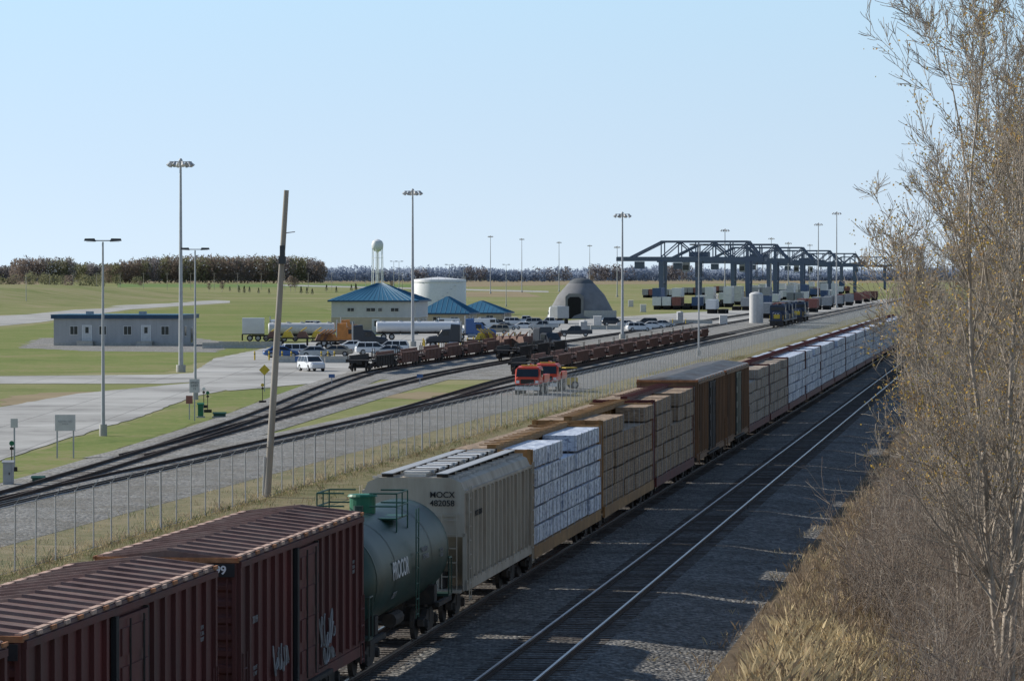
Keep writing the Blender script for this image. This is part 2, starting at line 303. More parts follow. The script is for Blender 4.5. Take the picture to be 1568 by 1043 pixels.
# ------------------------------------------------------------------ tracks
def track(name,path,top,rail='rail',bal=None):
    pa=np.array(path,float); sv=np.arange(pa[0,0],pa[-1,0],0.62); lv=np.interp(sv,pa[:,0],pa[:,1])
    k=61; pad=np.pad(lv,(k//2,k//2),mode='edge'); lv=np.convolve(pad,np.ones(k)/k,mode='valid')
    P0=np.stack([sv*ST-lv*CT,sv*CT+lv*ST],-1); T=np.gradient(P0,axis=0); T/=np.linalg.norm(T,axis=1)[:,None]; Nn=np.stack([-T[:,1],T[:,0]],-1)
    mb=MB(); sl=MB()
    for i in range(len(sv)):
        if sv[i]>700: break
        p=P0[i];t=T[i]*.115;n=Nn[i]*1.3*(1+.02*random.random())
        c=[p-t-n,p+t-n,p+t+n,p-t+n]; zb=top-.25; zt=top-.165+random.uniform(-.012,.01)
        v=[(a[0],a[1],zb) for a in c]+[(a[0],a[1],zt) for a in c]
        sl.faces(v,[(4,5,6,7),(0,1,5,4),(1,2,6,5),(2,3,7,6),(3,0,4,7)],'sleeper')
    for sgn in(-1,1):
        for (hw,z0,z1,kk) in((.07,top-.155,top-.13,'railrust'),(.018,top-.13,top-.045,'railrust'),(.037,top-.045,top,rail)):
            st=8; ids=list(range(0,len(sv),st))+[len(sv)-1]; rings=[]
            for i in ids:
                c=P0[i]+Nn[i]*sgn*.755
                a=c-Nn[i]*hw; b_=c+Nn[i]*hw
                rings.append([(a[0],a[1],z0),(b_[0],b_[1],z0),(b_[0],b_[1],z1),(a[0],a[1],z1)])
            mb.loft(rings,kk)
    parts={'rails':mb,'sleepers':sl}
    if bal:
        bb=MB(); ids=list(range(0,len(sv),8))+[len(sv)-1]
        for a,b_ in zip(ids[:-1],ids[1:]):
            for (o0,z0),(o1,z1) in zip(bal[:-1],bal[1:]):
                q=[(P0[a]+Nn[a]*o0,z0),(P0[a]+Nn[a]*o1,z1),(P0[b_]+Nn[b_]*o1,z1),(P0[b_]+Nn[b_]*o0,z0)]
                bb.poly([(r[0][0],r[0][1],r[1]) for r in q],'yballast')
        parts['ballast_bed']=bb
    return build(name,(0,0,0),0,parts)
track('railway_track',[(60,13.15),(1800,13.15)],.45)
track('railway_track',[(60,17.95),(1800,17.95)],.45)
YB=[(-3,.035),(-1.9,.12),(1.9,.12),(3,.035)]
track('yard_track',[(110,47.5),(1600,47.5)],.25,'railrust')
track('yard_track',[(150,47.5),(178,48),(225,51.3),(290,57),(340,62.5),(390,67.6),(425,70.4),(450,70.6),(1400,70.6)],.29,'railrust',bal=YB)
track('yard_track',[(290,47.5),(350,50),(390,51.7),(1400,51.7)],.25,'railrust')
track('yard_track',[(225,51.5),(290,55.4),(350,59),(410,61.6),(450,62),(1400,62)],.29,'railrust',bal=[(a,b-.006) for a,b in YB])
# ------------------------------------------------------------------ rail vehicles
def bogie(mb,x,k='dark'):
    for dx in(-.9,.9):
        for sy in(-1,1): mb.tube((x+dx,sy*.70,.46),(x+dx,sy*.83,.46),.46,.46,k,16)
        mb.tube((x+dx,-.9,.46),(x+dx,.9,.46),.08,.08,k,6)
    for sy in(-1,1):
        y0,y1=(sy*.9,sy*1.08)
        mb.prismy([(x-1.25,.40),(x-.75,.36),(x-.35,.2),(x+.35,.2),(x+.75,.36),(x+1.25,.40),(x+1.25,.60),(x+.7,.66),(x+.4,.82),(x-.4,.82),(x-.7,.66),(x-1.25,.60)],min(y0,y1),max(y0,y1),k)
        for dx in(-.9,.9): mb.tube((x+dx,sy*1.08,.46),(x+dx,sy*1.17,.46),.15,.12,k,8)
    mb.box(x-.2,x+.2,-1.1,1.1,.45,.85,k)
def coupler(mb,x,sg):
    mb.box(min(x,x+sg*.75),max(x,x+sg*.75),-.12,.12,.78,1.0,'dark'); mb.box(min(x+sg*.55,x+sg*.85),max(x+sg*.55,x+sg*.85),-.2,.2,.72,1.05,'dark')
def ladder(mb,pts,z0,z1,k,step=.42,r=.018):
    (x0,y0),(x1,y1)=pts
    mb.tube((x0,y0,z0),(x0,y0,z1),r,r,k,5); mb.tube((x1,y1,z0),(x1,y1,z1),r,r,k,5)
    z=z0+.1
    while z<z1: mb.tube((x0,y0,z),(x1,y1,z),r,r,k,5); z+=step
def scrawl(w,h,seed,r=.022,n=6):
    """hand-sprayed tag: looping strokes in the local xz plane"""
    rg=random.Random(seed); mb=MB()
    for i in range(n):
        cx=-w/2+(i+.5)*w/n; pts=[]; a=rg.uniform(0,6); e1=rg.uniform(.25,.5); f1=rg.uniform(4,6); f2=rg.uniform(3.5,6)
        for j in range(14):
            t=j/13; pts.append((cx+w/n*.5*math.sin(a+t*f1),0,h*(e1*math.cos(a*1.7+t*f2))))
        for p,q in zip(pts[:-1],pts[1:]): mb.tube(p,q,r,r,'tag',4)
    return mb
def boxcar(s0,s1,body='red',roof='redroof',eave=4.35,num=None,door=2.4,doork=None,graf=None,rib=True,edge='ltrust'):
    L=s1-s0; h=L/2; W=1.5; b_=MB(); r=MB(); d=MB(); u=MB(); e=MB()
    b_.box(-h,h,-W,W,1.02,eave,body)
    rz=eave+.23; E=W+.05
    r.prismx([(-E,eave+.004),(-E,eave+.06),(0,rz),(E,eave+.06),(E,eave+.004)],-h-.03,h+.03,roof)
    nr=int(L/.95)
    for i in range(nr+1):
        x=-h+.06+i*(L-.12)/nr
        for sy in(-1,1):
            r.faces([(x-.07,sy*E*.985,eave+.062),(x+.07,sy*E*.985,eave+.062),(x+.07,0,rz+.002),(x-.07,0,rz+.002),(x-.035,sy*E*.97,eave+.12),(x+.035,sy*E*.97,eave+.12),(x+.035,0,rz+.06),(x-.035,0,rz+.06)],[(4,5,6,7),(0,1,5,4),(1,2,6,5),(3,0,4,7)],roof)
        for sy in(-1,1): r.box(x-.2,x+.13,sy*(E+.012)-.02,sy*(E+.012)+.02,eave+.03,eave+.10,edge if i%2 else 'rust')
    for sy in(-1,1): r.box(-h,h,sy*(E-.1)-.06,sy*(E-.1)+.06,eave+.075,eave+.115,edge)
    r.box(-h-.08,-h+.05,-E,E,eave-.02,eave+.085,'rust'); r.box(h-.05,h+.08,-E,E,eave-.02,eave+.085,'rust')
    for sy in(-1,1):
        y0=sy*W; y1=sy*(W+.085)
        a,c=min(y0,y1),max(y0,y1)
        if rib:
            n=int((h-door-.2)/.85)
            for sg in(-1,1):
                for i in range(n+1):
                    x=sg*(door/2+.75+i*((h-door/2-.85)/max(1,n)))
                    b_.prismx([(a,1.2),(c,1.25),(c,eave-.12),(a,eave-.06)],x-.085,x+.085,body)
        b_.box(-h,h,min(y0,sy*(W+.05)),max(y0,sy*(W+.05)),.86,1.12,body)
        b_.box(-h,h,min(y0,sy*(W+.10)),max(y0,sy*(W+.10)),eave-.13,eave-.005,body)
        dk=doork or body
        ya,yb=min(sy*(W+.02),sy*(W+.12)),max(sy*(W+.02),sy*(W+.12))
        d.box(-door/2,door/2,ya,yb,1.12,eave-.2,dk)
        for i in range(4):
            z=1.3+i*(eave-1.7)/3.7
            d.box(-door/2+.12,door/2-.12,min(sy*(W+.12),sy*(W+.155)),max(sy*(W+.12),sy*(W+.155)),z,z+.5,dk)
        for x in(-door*.22,door*.25): d.tube((x,sy*(W+.18),1.15),(x,sy*(W+.18),eave-.25),.022,.022,'dark',6)
        d.box(-door/2-.22,-door/2,ya,yb+.0,1.1,eave-.16,'black'); d.box(door/2,door/2+.09,ya,yb,1.1,eave-.16,'dark')  # black strip painted on as the dark gap beside the door
        d.box(-door/2-1.2,door+.6,min(sy*(W+.05),sy*(W+.16)),max(sy*(W+.05),sy*(W+.16)),.92,1.02,'dark')
        ladder(e,((-h+.12,sy*(W+.11)),(-h+.55,sy*(W+.11))),.7,2.4,body)
        ladder(e,((h-.55,sy*(W+.11)),(h-.12,sy*(W+.11))),.7,2.4,body)
    for sg in(-1,1):
        for i in range(9):
            z=1.25+i*.35
            if z>eave-.3: break
            x0=sg*h; x1=sg*(h+.07)
            e.prismy([(x0,z),(x1,z+.06),(x1,z+.17),(x0,z+.24)],-W+.1,W-.1,body)
        e.box(min(sg*h,sg*(h+.1)),max(sg*h,sg*(h+.1)),-W,-W+.09,1.0,eave-.03,body); e.box(min(sg*h,sg*(h+.1)),max(sg*h,sg*(h+.1)),W-.09,W,1.0,eave-.03,body)
        ladder(e,((sg*(h+.16),-W+.18),(sg*(h+.16),-W+.6)),.8,eave-.35,body)
        e.box(min(sg*h,sg*(h+.3)),max(sg*h,sg*(h+.3)),-W*.8,W*.3,1.02,1.08,'dark'); e.box(min(sg*h,sg*(h+.12)),max(sg*h,sg*(h+.12)),-W,W,.8,1.02,'dark')
        e.tube((sg*(h+.22),.5,2.2),(sg*(h+.28),.5,2.2),.28,.28,'dark',14)
        coupler(u,sg*(h+.1),sg)
    u.box(-h,h,-.35,.35,.7,1.0,'dark')
    for x in np.linspace(-h+1,h-1,9): u.box(x-.06,x+.06,-1.45,1.45,.85,1.0,'dark')
    u.tube((-1.5,.6,.75),(.2,.6,.75),.22,.22,'dark',10)
    bogie(u,-h+2.1); bogie(u,h-2.1)
    parts={'body':b_,'roof':r,'doors':d,'underframe':u,'ends':e}
    if num:
        pl=MB(); pl.box(-h-.235,-h-.225,-1.5,-.52,eave-.31,eave-.03,'black'); parts['number_plate']=pl
        parts['end_number']=text('end_number',num,.25,(-h-.245,-1.01,eave-.17),END,'white',.006)
        parts['side_number']=text('side_number',num,.22,(-h+1.5,-W-.1,3.0),SIDE,'tag')
        parts['side_marks']=text('side_marks','LD LMT\nLT WT',.13,(-h+1.5,-W-.1,1.9),SIDE,'tag')
        parts['data_panel']=text('data_panel','EXW\nIL 50 6\nCU FT',.12,(h-1.6,-W-.1,3.2),SIDE,'tag')
    if graf:
        for i,(w_,x,z,sz,sd_) in enumerate(graf):
            g=scrawl(w_,sz,sd_); o=bpy.data.objects.new('graffiti',to_mesh('graffiti',g)); sc.collection.objects.link(o); o.location=(x,-W-.11,z); parts['graffiti_%d'%i]=o
    x,y=tr((s0+s1)/2,17.95)
    return build('boxcar',(x,y,.45),TROT,parts)
def tankcar(s0,s1):
    L=s1-s0;h=L/2; t=MB(); t.smooth=True; R=1.45; zc=2.45; n=40; rings=[]
    prof=[(-h,.25),(-h+.05,.6),(-h+.2,1.05),(-h+.42,1.32),(-h+.75,R)]
    prof=prof+[(x,R) for x in np.linspace(-h+2,h-2,7)]+[(-x,r) for x,r in prof[::-1]]
    for x,r in prof: rings.append([(x,r*math.cos(2*pi*i/n),zc+r*math.sin(2*pi*i/n)) for i in range(n)])
    t.loft(rings,'green')
    for x in(-h+.8,-h*.45,h*.45,h-.8):
        rings=[[(xx,(R+.012)*math.cos(2*pi*i/n),zc+(R+.012)*math.sin(2*pi*i/n)) for i in range(n)] for xx in(x-.04,x+.04)]; t.loft(rings,'green',cap=False)
    u=MB(); 
    for sg in(-1,1):
        u.box(min(sg*(h-2.6),sg*(h+.25)),max(sg*(h-2.6),sg*(h+.25)),-.4,.4,.75,1.15,'dark')
        u.box(sg*(h-1.9)-.25,sg*(h-1.9)+.25,-1.25,1.25,.95,1.5,'dark')
        u.box(min(sg*(h-.4),sg*(h+.25)),max(sg*(h-.4),sg*(h+.25)),-1.4,1.4,1.04,1.12,'green')
        for sy in(-1,1):
            for x in(h-.35,h+.2): u.tube((sg*x,sy*1.4,1.1),(sg*x,sy*1.4,2.15),.025,.025,'green',6)
            u.tube((sg*(h-.35),sy*1.4,2.15),(sg*(h+.2),sy*1.4,2.15),.025,.025,'green',6)
            u.box(min(sg*(h-2.4),sg*(h+.1)),max(sg*(h-2.4),sg*(h+.1)),sy*1.36-.06,sy*1.36+.06,.9,1.03,'dark')
        u.tube((sg*(h+.2),-1.4,2.15),(sg*(h+.2),1.4,2.15),.025,.025,'green',6)
        coupler(u,sg*(h+.2),sg)
        bogie(u,sg*(h-1.9))
    u.tube((-1,-.9,1.0),(.4,-.9,1.0),.2,.2,'dark',10); u.tube((0,0,.75),(0,0,1.1),.2,.25,'dark',10)
    p=MB(); zt=zc+R
    p.tube((0,0,zt-.1),(0,0,zt+.42),.36,.36,'bgreen',20); p.tube((0,0,zt+.42),(0,0,zt+.48),.42,.38,'bgreen',20)
    p.tube((-.7,0,zt-.1),(-.7,0,zt+.2),.14,.14,'green',12); p.tube((.7,.1,zt-.1),(.7,.1,zt+.24),.12,.12,'green',12)
    for y0,y1 in((-1.1,-.5),(.5,1.1)): p.box(-.95,.95,y0,y1,zt-.16,zt-.12,'dgreen')
    for x in(-.95,0,.95):
        for y in(-1.1,1.1):
            p.tube((x,y,zt-.5 if abs(x)>.5 else zt-.15),(x,y,zt+.55),.022,.022,'dgreen',6)
    for z in(.2,.55):
        for y in(-1.1,1.1): p.tube((-.95,y,zt+z),(.95,y,zt+z),.022,.022,'dgreen',6)
        for x in(-.95,.95): 
            p.tube((x,-1.1,zt+z),(x,-.35,zt+z),.022,.022,'dgreen',6); p.tube((x,.35,zt+z),(x,1.1,zt+z),.022,.022,'dgreen',6)
    for sy in(-1,1): ladder(p,((-.2,sy*1.52),(.25,sy*1.52)),1.0,zt+.1,'dgreen')
    parts={'tank':t,'underframe':u,'platform':p}
    def ct(nm,s,size,x,ang,k,b=0):
        a=math.radians(ang); o=text(nm,s,size,(x,-(R+.02)*math.cos(a),zc+(R+.02)*math.sin(a)),(pi/2-a,0,0),k,b); return o
    parts['lettering']=ct('lettering','PROCOR',.66,-2.5,3,'offwhite',.012)
    parts['lettering_small']=ct('lettering_small','29871',.28,-2.9,-24,'tag')
    parts['markings']=ct('markings','PROX 40121\nCAPY 98000',.2,1.9,8,'tag')
    parts['end_markings']=ct('end_markings','TEST 2011\nDUE 2021',.14,h-2.2,0,'tag')
    x,y=tr((s0+s1)/2,17.95); return build('tank_car',(x,y,.45),TROT,parts)
def hopper(s0,s1):
    L=s1-s0;h=L/2;W=1.52; b_=MB(); r=MB(); u=MB()
    sec=lambda x,zb:[(x,-W,zb),(x,-W,3.95),(x,-W+.12,4.22),(x,-W+.45,4.36),(x,W-.45,4.36),(x,W-.12,4.22),(x,W,3.95),(x,W,zb)]
    b_.loft([sec(-h,2.6),sec(-h+1.6,1.35),sec(h-1.6,1.35),sec(h,2.6)],'hopper')
    for sy in(-1,1):
        n=17
        for i in range(n):
            x=-h+.35+i*(L-.7)/(n-1); y0=sy*W;y1=sy*(W+.09)
            b_.prismx([(y0,1.2),(y1,1.23),(y1,3.86),(y0,3.94)],x-.05,x+.05,'hopper')
        b_.box(-h,h,min(sy*W,sy*(W+.07)),max(sy*W,sy*(W+.07)),1.0,1.3,'hopper')
        b_.box(-h,h,min(sy*W,sy*(W+.06)),max(sy*W,sy*(W+.06)),3.9,3.98,'hopper')
        for sg in(-1,1):
            b_.box(min(sg*h,sg*(h-.12)),max(sg*h,sg*(h-.12)),sy*W-.06,sy*W+.06,1.0,2.7,'hopper')
            b_.faces([(sg*h,sy*(W-.01),2.7),(sg*(h-1.5),sy*(W-.01),1.3),(sg*h,sy*(W-.01),1.3)],[(0,1,2)],'hopper')
            ladder(u,((sg*(h-.5),sy*(W+.13)),(sg*(h-.08),sy*(W+.13))),.7,4.1,'hopper')
    for sg in(-1,1):
        ladder(u,((sg*(h+.12),-1.3),(sg*(h+.12),-.85)),.9,3.3,'hopper')
        u.box(min(sg*(h-1.6),sg*(h+.3)),max(sg*(h-1.6),sg*(h+.3)),-1.45,1.45,.95,1.03,'hopper')
        for y in(-.7,.7): u.tube((sg*(h-.05),y,1.0),(sg*(h-.3),y,2.4),.05,.05,'hopper',6)
        u.box(sg*(h-.6)-.3,sg*(h-.6)+.3,-.9,-.2,1.05,1.5,'dark'); coupler(u,sg*(h+.1),sg); bogie(u,sg*(h-1.5))
        b_.box(min(sg*h,sg*(h+.03)),max(sg*h,sg*(h+.03)),-1.35,1.35,3.2,3.28,'hopper')
    for i in(-1,0,1):
        x=i*3.3
        b_.loft([[(x-1.55,-1.3,1.3),(x+1.55,-1.3,1.3),(x+1.55,1.3,1.3),(x-1.55,1.3,1.3)],[(x-.4,-.6,.42),(x+.4,-.6,.42),(x+.4,.6,.42),(x-.4,.6,.42)]],'hopper')
    r.box(-h+.15,h-.15,-.32,.32,4.37,4.46,'hopperroof')
    for i in range(7):
        x=-h+1.2+i*(L-2.4)/6; r.box(x-.85,x+.85,-.38,.38,4.463,4.52,'white' if i%3 else 'hopperroof'); r.box(x+.9,x+.98,-.42,.42,4.4,4.54,'dark'); r.box(x-.2,x-.1,-.44,.44,4.45,4.55,'galv')
    for sy in(-1,1):
        a,c=.66,1.0
        r.box(-h,h,min(sy*a,sy*c),max(sy*a,sy*c),4.46,4.485,'galv')
        for x in np.linspace(-h+.2,h-.2,12): r.box(x-.03,x+.03,min(sy*a,sy*c),max(sy*a,sy*c),4.36,4.458,'dark')
        for i in range(18):
            x=-h+.3+i*(L-.6)/17; r.box(x-.02,x+.02,min(sy*.4,sy*1.3),max(sy*.4,sy*1.3),4.3,4.385,'hopperroof')
    parts={'body':b_,'roof_hatches':r,'underframe':u}
    parts['end_lettering']=text('end_lettering','MOCX\n482058',.25,(-h-.035,-.85,3.72),END,'black',.002)
    parts['side_lettering']=text('side_lettering','MOCX 482058',.25,(-h+2.3,-W-.1,3.2),SIDE,'black')
    x,y=tr((s0+s1)/2,17.95); return build('covered_hopper_car',(x,y,.45),TROT,parts)
def centerbeam(s0,s1,wrap='wrapw',beam='ochre',rows=5,top=4.45,gaps=(),left='wrapb'):
    L=s1-s0-1.0;h=L/2; f=MB();u=MB();ld=MB(); z0=1.12
    f.box(-h,h,-1.45,1.45,.98,z0,beam); 
    for sy in(-1,1): f.box(-h,h,sy*1.45-.05,sy*1.45+.05,.72,z0+.02,beam)
    for sg in(-1,1):
        f.box(sg*h-.1,sg*h+.1,-1.42,1.42,z0,top-.02,beam)
        for y in(-1.3,-.65,0,.65,1.3): f.box(min(sg*(h+.1),sg*(h+.2)),max(sg*(h+.1),sg*(h+.2)),y-.06,y+.06,z0,top,beam)
        coupler(u,sg*(h+.2),sg); bogie(u,sg*(h-1.9)); ladder(u,((sg*(h+.24),-1.35),(sg*(h+.24),-.95)),.8,2.4,beam)
    f.box(-h,h,-.16,.16,top-.12,top+.12,beam)
    nn=int(L/1.2)
    for i in range(nn+1):
        x=-h+i*L/nn; f.box(x-.05,x+.05,-.06,.06,z0,top-.12,beam); f.box(x-.04,x+.04,-.42,.42,top+.122,top+.15,beam)
    H=(top-.05-z0)/rows; nb=int(L/3.7); bl=(L-.3)/nb
    for sy in(-1,1):
        k=wrap if sy<0 else left
        for j in range(rows):
            for i in range(nb):
                if sy<0 and (i,j) in gaps: continue
                x=-h+.15+i*bl; jy=random.uniform(-.07,.03); jx=random.uniform(.0,.12)
                ya,yb=.19,1.47+jy
                ld.box(x+.02+jx,x+bl-.03,min(sy*ya,sy*yb),max(sy*ya,sy*yb),z0+j*H+.055,z0+(j+1)*H-random.uniform(0.005,.05),k)
                for q in(.2,.5,.8): ld.box(x+q*bl-.05,x+q*bl+.05,min(sy*.22,sy*1.4),max(sy*.22,sy*1.4),z0+j*H+.002,z0+j*H+.053,'wrapb')
                for q in(.12,.38,.62,.88): ld.box(x+q*bl-.014,x+q*bl+.014,min(sy*1.3,sy*(yb+.008)),max(sy*1.3,sy*(yb+.008)),z0+j*H+.06,z0+(j+1)*H-.055,'cardark')
    for i in range(nb*2):
        x=-h+.3+i*(L-.6)/(nb*2-1)
        ld.box(x-.02,x+.02,-1.53,-1.515,z0,top,'cgrey')
    x,y=tr((s0+s1)/2,17.95); return build('centerbeam_lumber_car',(x,y,.45),TROT,{'frame':f,'underframe':u,'lumber_load':ld})
boxcar(46.5,62.1,num='20318')
boxcar(63.3,78.9,num='20322',graf=[(1.8,3.2,1.7,.7,3)])
boxcar(81.3,96.9,num='20199',graf=[(2.2,2.4,2.0,.9,11),(1.5,2.7,1.4,.45,5),(1.9,-3.4,1.9,.7,8)])
tankcar(99.0,113.2)
hopper(115.3,131)
centerbeam(132,154.2,'wrapw',gaps=[(2,4)],beam='ochre')
centerbeam(154.6,176.4,'wrapb',gaps=[(2,4),(3,4)],beam='ochre',top=4.6)
centerbeam(176.8,198.4,'wrapb',gaps=[(2,3),(2,4)],beam='red',top=4.7)
boxcar(199.4,217.4,'brownbox','greyroof',4.9,door=3.6,doork='dark',edge='greyroof')
boxcar(218.8,236.8,'brownbox','greyroof',4.9,door=3.6,doork='green',edge='greyroof')
centerbeam(237.6,258.2,'wrapg',gaps=[(0,4),(1,4)],beam='red')
centerbeam(258.6,279,'wrapg',gaps=[(3,4)],beam='red')
s=279.4
for i in range(12): centerbeam(s,s+22.6,'wrapw',gaps=[(random.randint(0,5),4)] if i%2 else (),beam='red',left='wrapw'); s+=23
def wellcar(s0,L,l,k='well'):
    h=L/2-.25; a=MB();u=MB()
    for sy in(-1,1):
        prof=[(-h,1.0),(-h+2.2,1.0),(-h+2.6,.45),(h-2.6,.45),(h-2.2,1.0),(h,1.0),(h,1.32),(h-2.0,1.32),(h-2.4,1.62),(-h+2.4,1.62),(-h+2.0,1.32),(-h,1.32)]
        a.prismy(prof,min(sy*1.38,sy*1.48),max(sy*1.38,sy*1.48),k)
        a.box(-h+2.4,h-2.4,min(sy*1.34,sy*1.56),max(sy*1.34,sy*1.56),1.58,1.68,k)
        for x in np.linspace(-h+2.8,h-2.8,11): a.box(x-.05,x+.05,min(sy*1.48,sy*1.56),max(sy*1.48,sy*1.56),.48,1.57,k)
    for sg in(-1,1):
        a.box(min(sg*h,sg*(h-2.3)),max(sg*h,sg*(h-2.3)),-1.37,1.37,1.12,1.24,k); u.box(min(sg*h,sg*(h-2.3)),max(sg*h,sg*(h-2.3)),-.3,.3,.75,1.1,'dark')
        bogie(u,sg*(h-.9)); a.tube((sg*(h-.3),-1.3,1.2),(sg*(h-.3),-1.3,2.2),.04,.04,'dark',6); a.tube((sg*(h-.3),1.3,1.2),(sg*(h-.3),1.3,2.2),.04,.04,'dark',6)
    for x in np.linspace(-h+2.8,h-2.8,7): a.box(x-.12,x+.12,-1.37,1.37,.46,.56,k)
    x,y=tr(s0+L/2,l); return build('well_car',(x,y,.29),TROT,{'well':a,'running_gear':u})
for i in range(10): wellcar(415+i*17.6,17.2,70.6,'dark' if i in(0,) else 'well')
for i in range(13): wellcar(405+i*17.6,17.2,51.7,'dark' if i in(0,) else 'well')
for i in range(3): wellcar(470+i*17.6,17.2,62,'dark')
def loco(s0,l):
    a=MB();c=MB();u=MB(); h=10.5
    a.box(-h,h,-1.5,1.5,1.2,1.5,'locoblue'); a.box(-h+1.5,5.2,-.95,.95,1.5,3.9,'locoblue'); a.prismx([(-.95,3.9),(-.6,4.25),(.6,4.25),(.95,3.9)],-h+1.5,5.2,'locoblue')
    a.box(-h+1.2,-h+4.2,-1.4,1.4,3.2,4.4,'locoblue'); a.box(-2,2.5,-1.2,1.2,3.3,4.3,'locoblue'); a.tube((1,0,4.3),(1,0,4.6),.4,.4,'dark',12)
    c.loft([ring(5.25,1.5,1.5,4.35,.2),ring(7.7,1.5,1.5,4.35,.2)],'locoblue'); c.loft([ring(7.72,.95,1.5,3.0,.15),ring(9.6,.8,1.5,2.8,.15)],'locoblue')
    c.box(9.61,9.64,-.6,.6,1.7,2.5,'yellow'); c.box(7.70,7.74,-1.3,1.3,3.3,3.95,'glass')
    for yy in(-.25,.25): c.tube((9.6,yy,2.62),(9.66,yy,2.62),.1,.1,'white',10)
    for sy in(-1,1): c.box(5.7,7.2,sy*1.49-.03,sy*1.49+.03,3.0,3.8,'glass'); c.box(5.7,7.2,sy*1.5-.02,sy*1.5+.02,1.8,2.5,'yellow')
    for sy in(-1,1):
        for x in np.linspace(-h+.2,5,12): a.tube((x,sy*1.45,1.5),(x,sy*1.45,2.5),.02,.02,'cgrey',5)
        a.tube((-h+.2,sy*1.45,2.5),(5,sy*1.45,2.5),.02,.02,'cgrey',5); a.tube((h,sy*1.3,1.3),(h,sy*1.3,2.4),.03,None,'yellow',5)
    for sg in(-1,1):
        bogie(u,sg*7.2); bogie(u,sg*5.6); a.prismy([(sg*h,1.3),(sg*(h+.5),.3),(sg*h,.3)],-1.3,1.3,'dark'); coupler(u,sg*h,sg)
    u.box(-2.8,2.8,-1.3,1.3,.5,1.2,'dark')
    x,y=tr(s0,l); return build('diesel_locomotive',(x,y,.25),TROT+pi,{'hood':a,'cab':c,'running_gear':u})
loco(775,47.5); loco(798,47.5); loco(845,47.5)
# ------------------------------------------------------------------ fence
def fence(name,l,s0,s1,H=2.45):
    p=MB();m_=MB(); s=s0; a=tr(s0,l);c=tr(s1,l); i=0
    while s<=s1:
        x,y=tr(s,l); big=(i%12==0); p.tube((x,y,0),(x+random.uniform(-.02,.02),y,H+.05),.05 if big else .032,None,'galv',6); p.tube((x,y,H),(x+.18,y+.02,H+.3),.015,None,'galv',5); s+=3.05; i+=1
    p.tube((*a,H),(*c,H),.022,None,'galv',6); p.tube((*a,.08),(*c,.08),.012,None,'galv',4)
    for dz,dx in((.12,.07),(.2,.12),(.29,.17)): p.tube((a[0]+dx,a[1],H+dz),(c[0]+dx,c[1],H+dz),.008,None,'galv',4)
    m_.poly([(*a,.05),(*c,.05),(*c,H),(*a,H)],'mesh')
    return build(name,(0,0,0),0,{'posts_and_rails':p,'chain_link':m_})
fence('chain_link_fence',36.3,90,1100)
# ------------------------------------------------------------------ poles and masts
def hmast(u,vb,vt,twin=False,head=1.0):
    x,y=G(u,vb); d=y; H=(vb-vt)*d/F; p=MB();hd=MB(); p.smooth=True
    r0=.26 if not twin else .13
    p.lathe([(r0*2.0,0),(r0*2.0,.75),(r0*1.9,.8)],'concbase',16); p.tube((0,0,.8),(0,0,H-.2),r0,r0*.45,'galv',12)
    if twin:
        hd.tube((-1.0,0,H-.12),(1.0,0,H-.12),.04,None,'galv',6)
        for sg in(-1,1): hd.prismy([(sg*.45,H-.18),(sg*1.25,H-.14),(sg*1.2,H+.02),(sg*.55,H+.03)],-.28,.28,'cardark'); hd.box(min(sg*.5,sg*1.1),max(sg*.5,sg*1.1),-.2,.2,H-.2,H-.185,'offwhite')
    else:
        R=1.25*head
        hd.lathe([(.22,H-.5),(.22,H+.15),(.1,H+.35)],'galv',10)
        for i in range(8):
            a=2*pi*i/8+.2; cx,cy=math.cos(a),math.sin(a)
            hd.tube((0,0,H-.05),(cx*R,cy*R,H-.0),.035,None,'galv',5)
            hd.tube((cx*R*.85,cy*R*.85,H-.05),(cx*R*1.12,cy*R*1.12,H-.5),.12*head,.27*head,'cgrey' if i%2 else 'offwhite',8)
    return build('high_mast_light' if not twin else 'street_lamp',(x,y,0),.1,{'pole':p,'lamp_head':hd})
hmast(277,570,248); hmast(632,531,293); hmast(953,519,328); hmast(1281,472,326); hmast(1253,468,343); hmast(1110,470,352); 
for u,vb,vt in((751,450,362),(799,448,366),(856,447,371),(903,446,376),(945,455,378),(1181,455,365),(1207,458,372),(1240,450,375)): hmast(u,vb,vt)
hmast(158,668,366,True); hmast(299,612,380,True); hmast(1070,546,374,True)
for u,vb,vt in((603,470,400),(688,480,405),(710,478,405),(611,475,400),(775,470,405),(40,470,425),(560,470,430)): hmast(u,vb,vt,True)
x,y=tr(187,36.35); H=14.9; p=MB(); p.smooth=True; lx=.97
p.tube((0,0,-.3),(lx*.5,0,H*.5),.175,.155,'wood',14); p.tube((lx*.5,0,H*.5),(lx,0,H),.155,.12,'wood',14)
q=MB(); q.box(lx*.8-.12,lx*.8+.12,-.25,.25,H*.785,H*.82,'cardark'); q.box(lx*.82-.2,lx*.82+.16,-.3,-.12,H*.76,H*.785,'cardark')
q.tube((lx*.86,0,H*.86),(lx*.86+.55,0,H*.865),.025,None,'galv',6); q.tube((-.17,0,.1),(-.1,0,2.0),.06,.06,'galv',8)
build('utility_pole',(x,y,0),0,{'pole':p,'fittings':q})
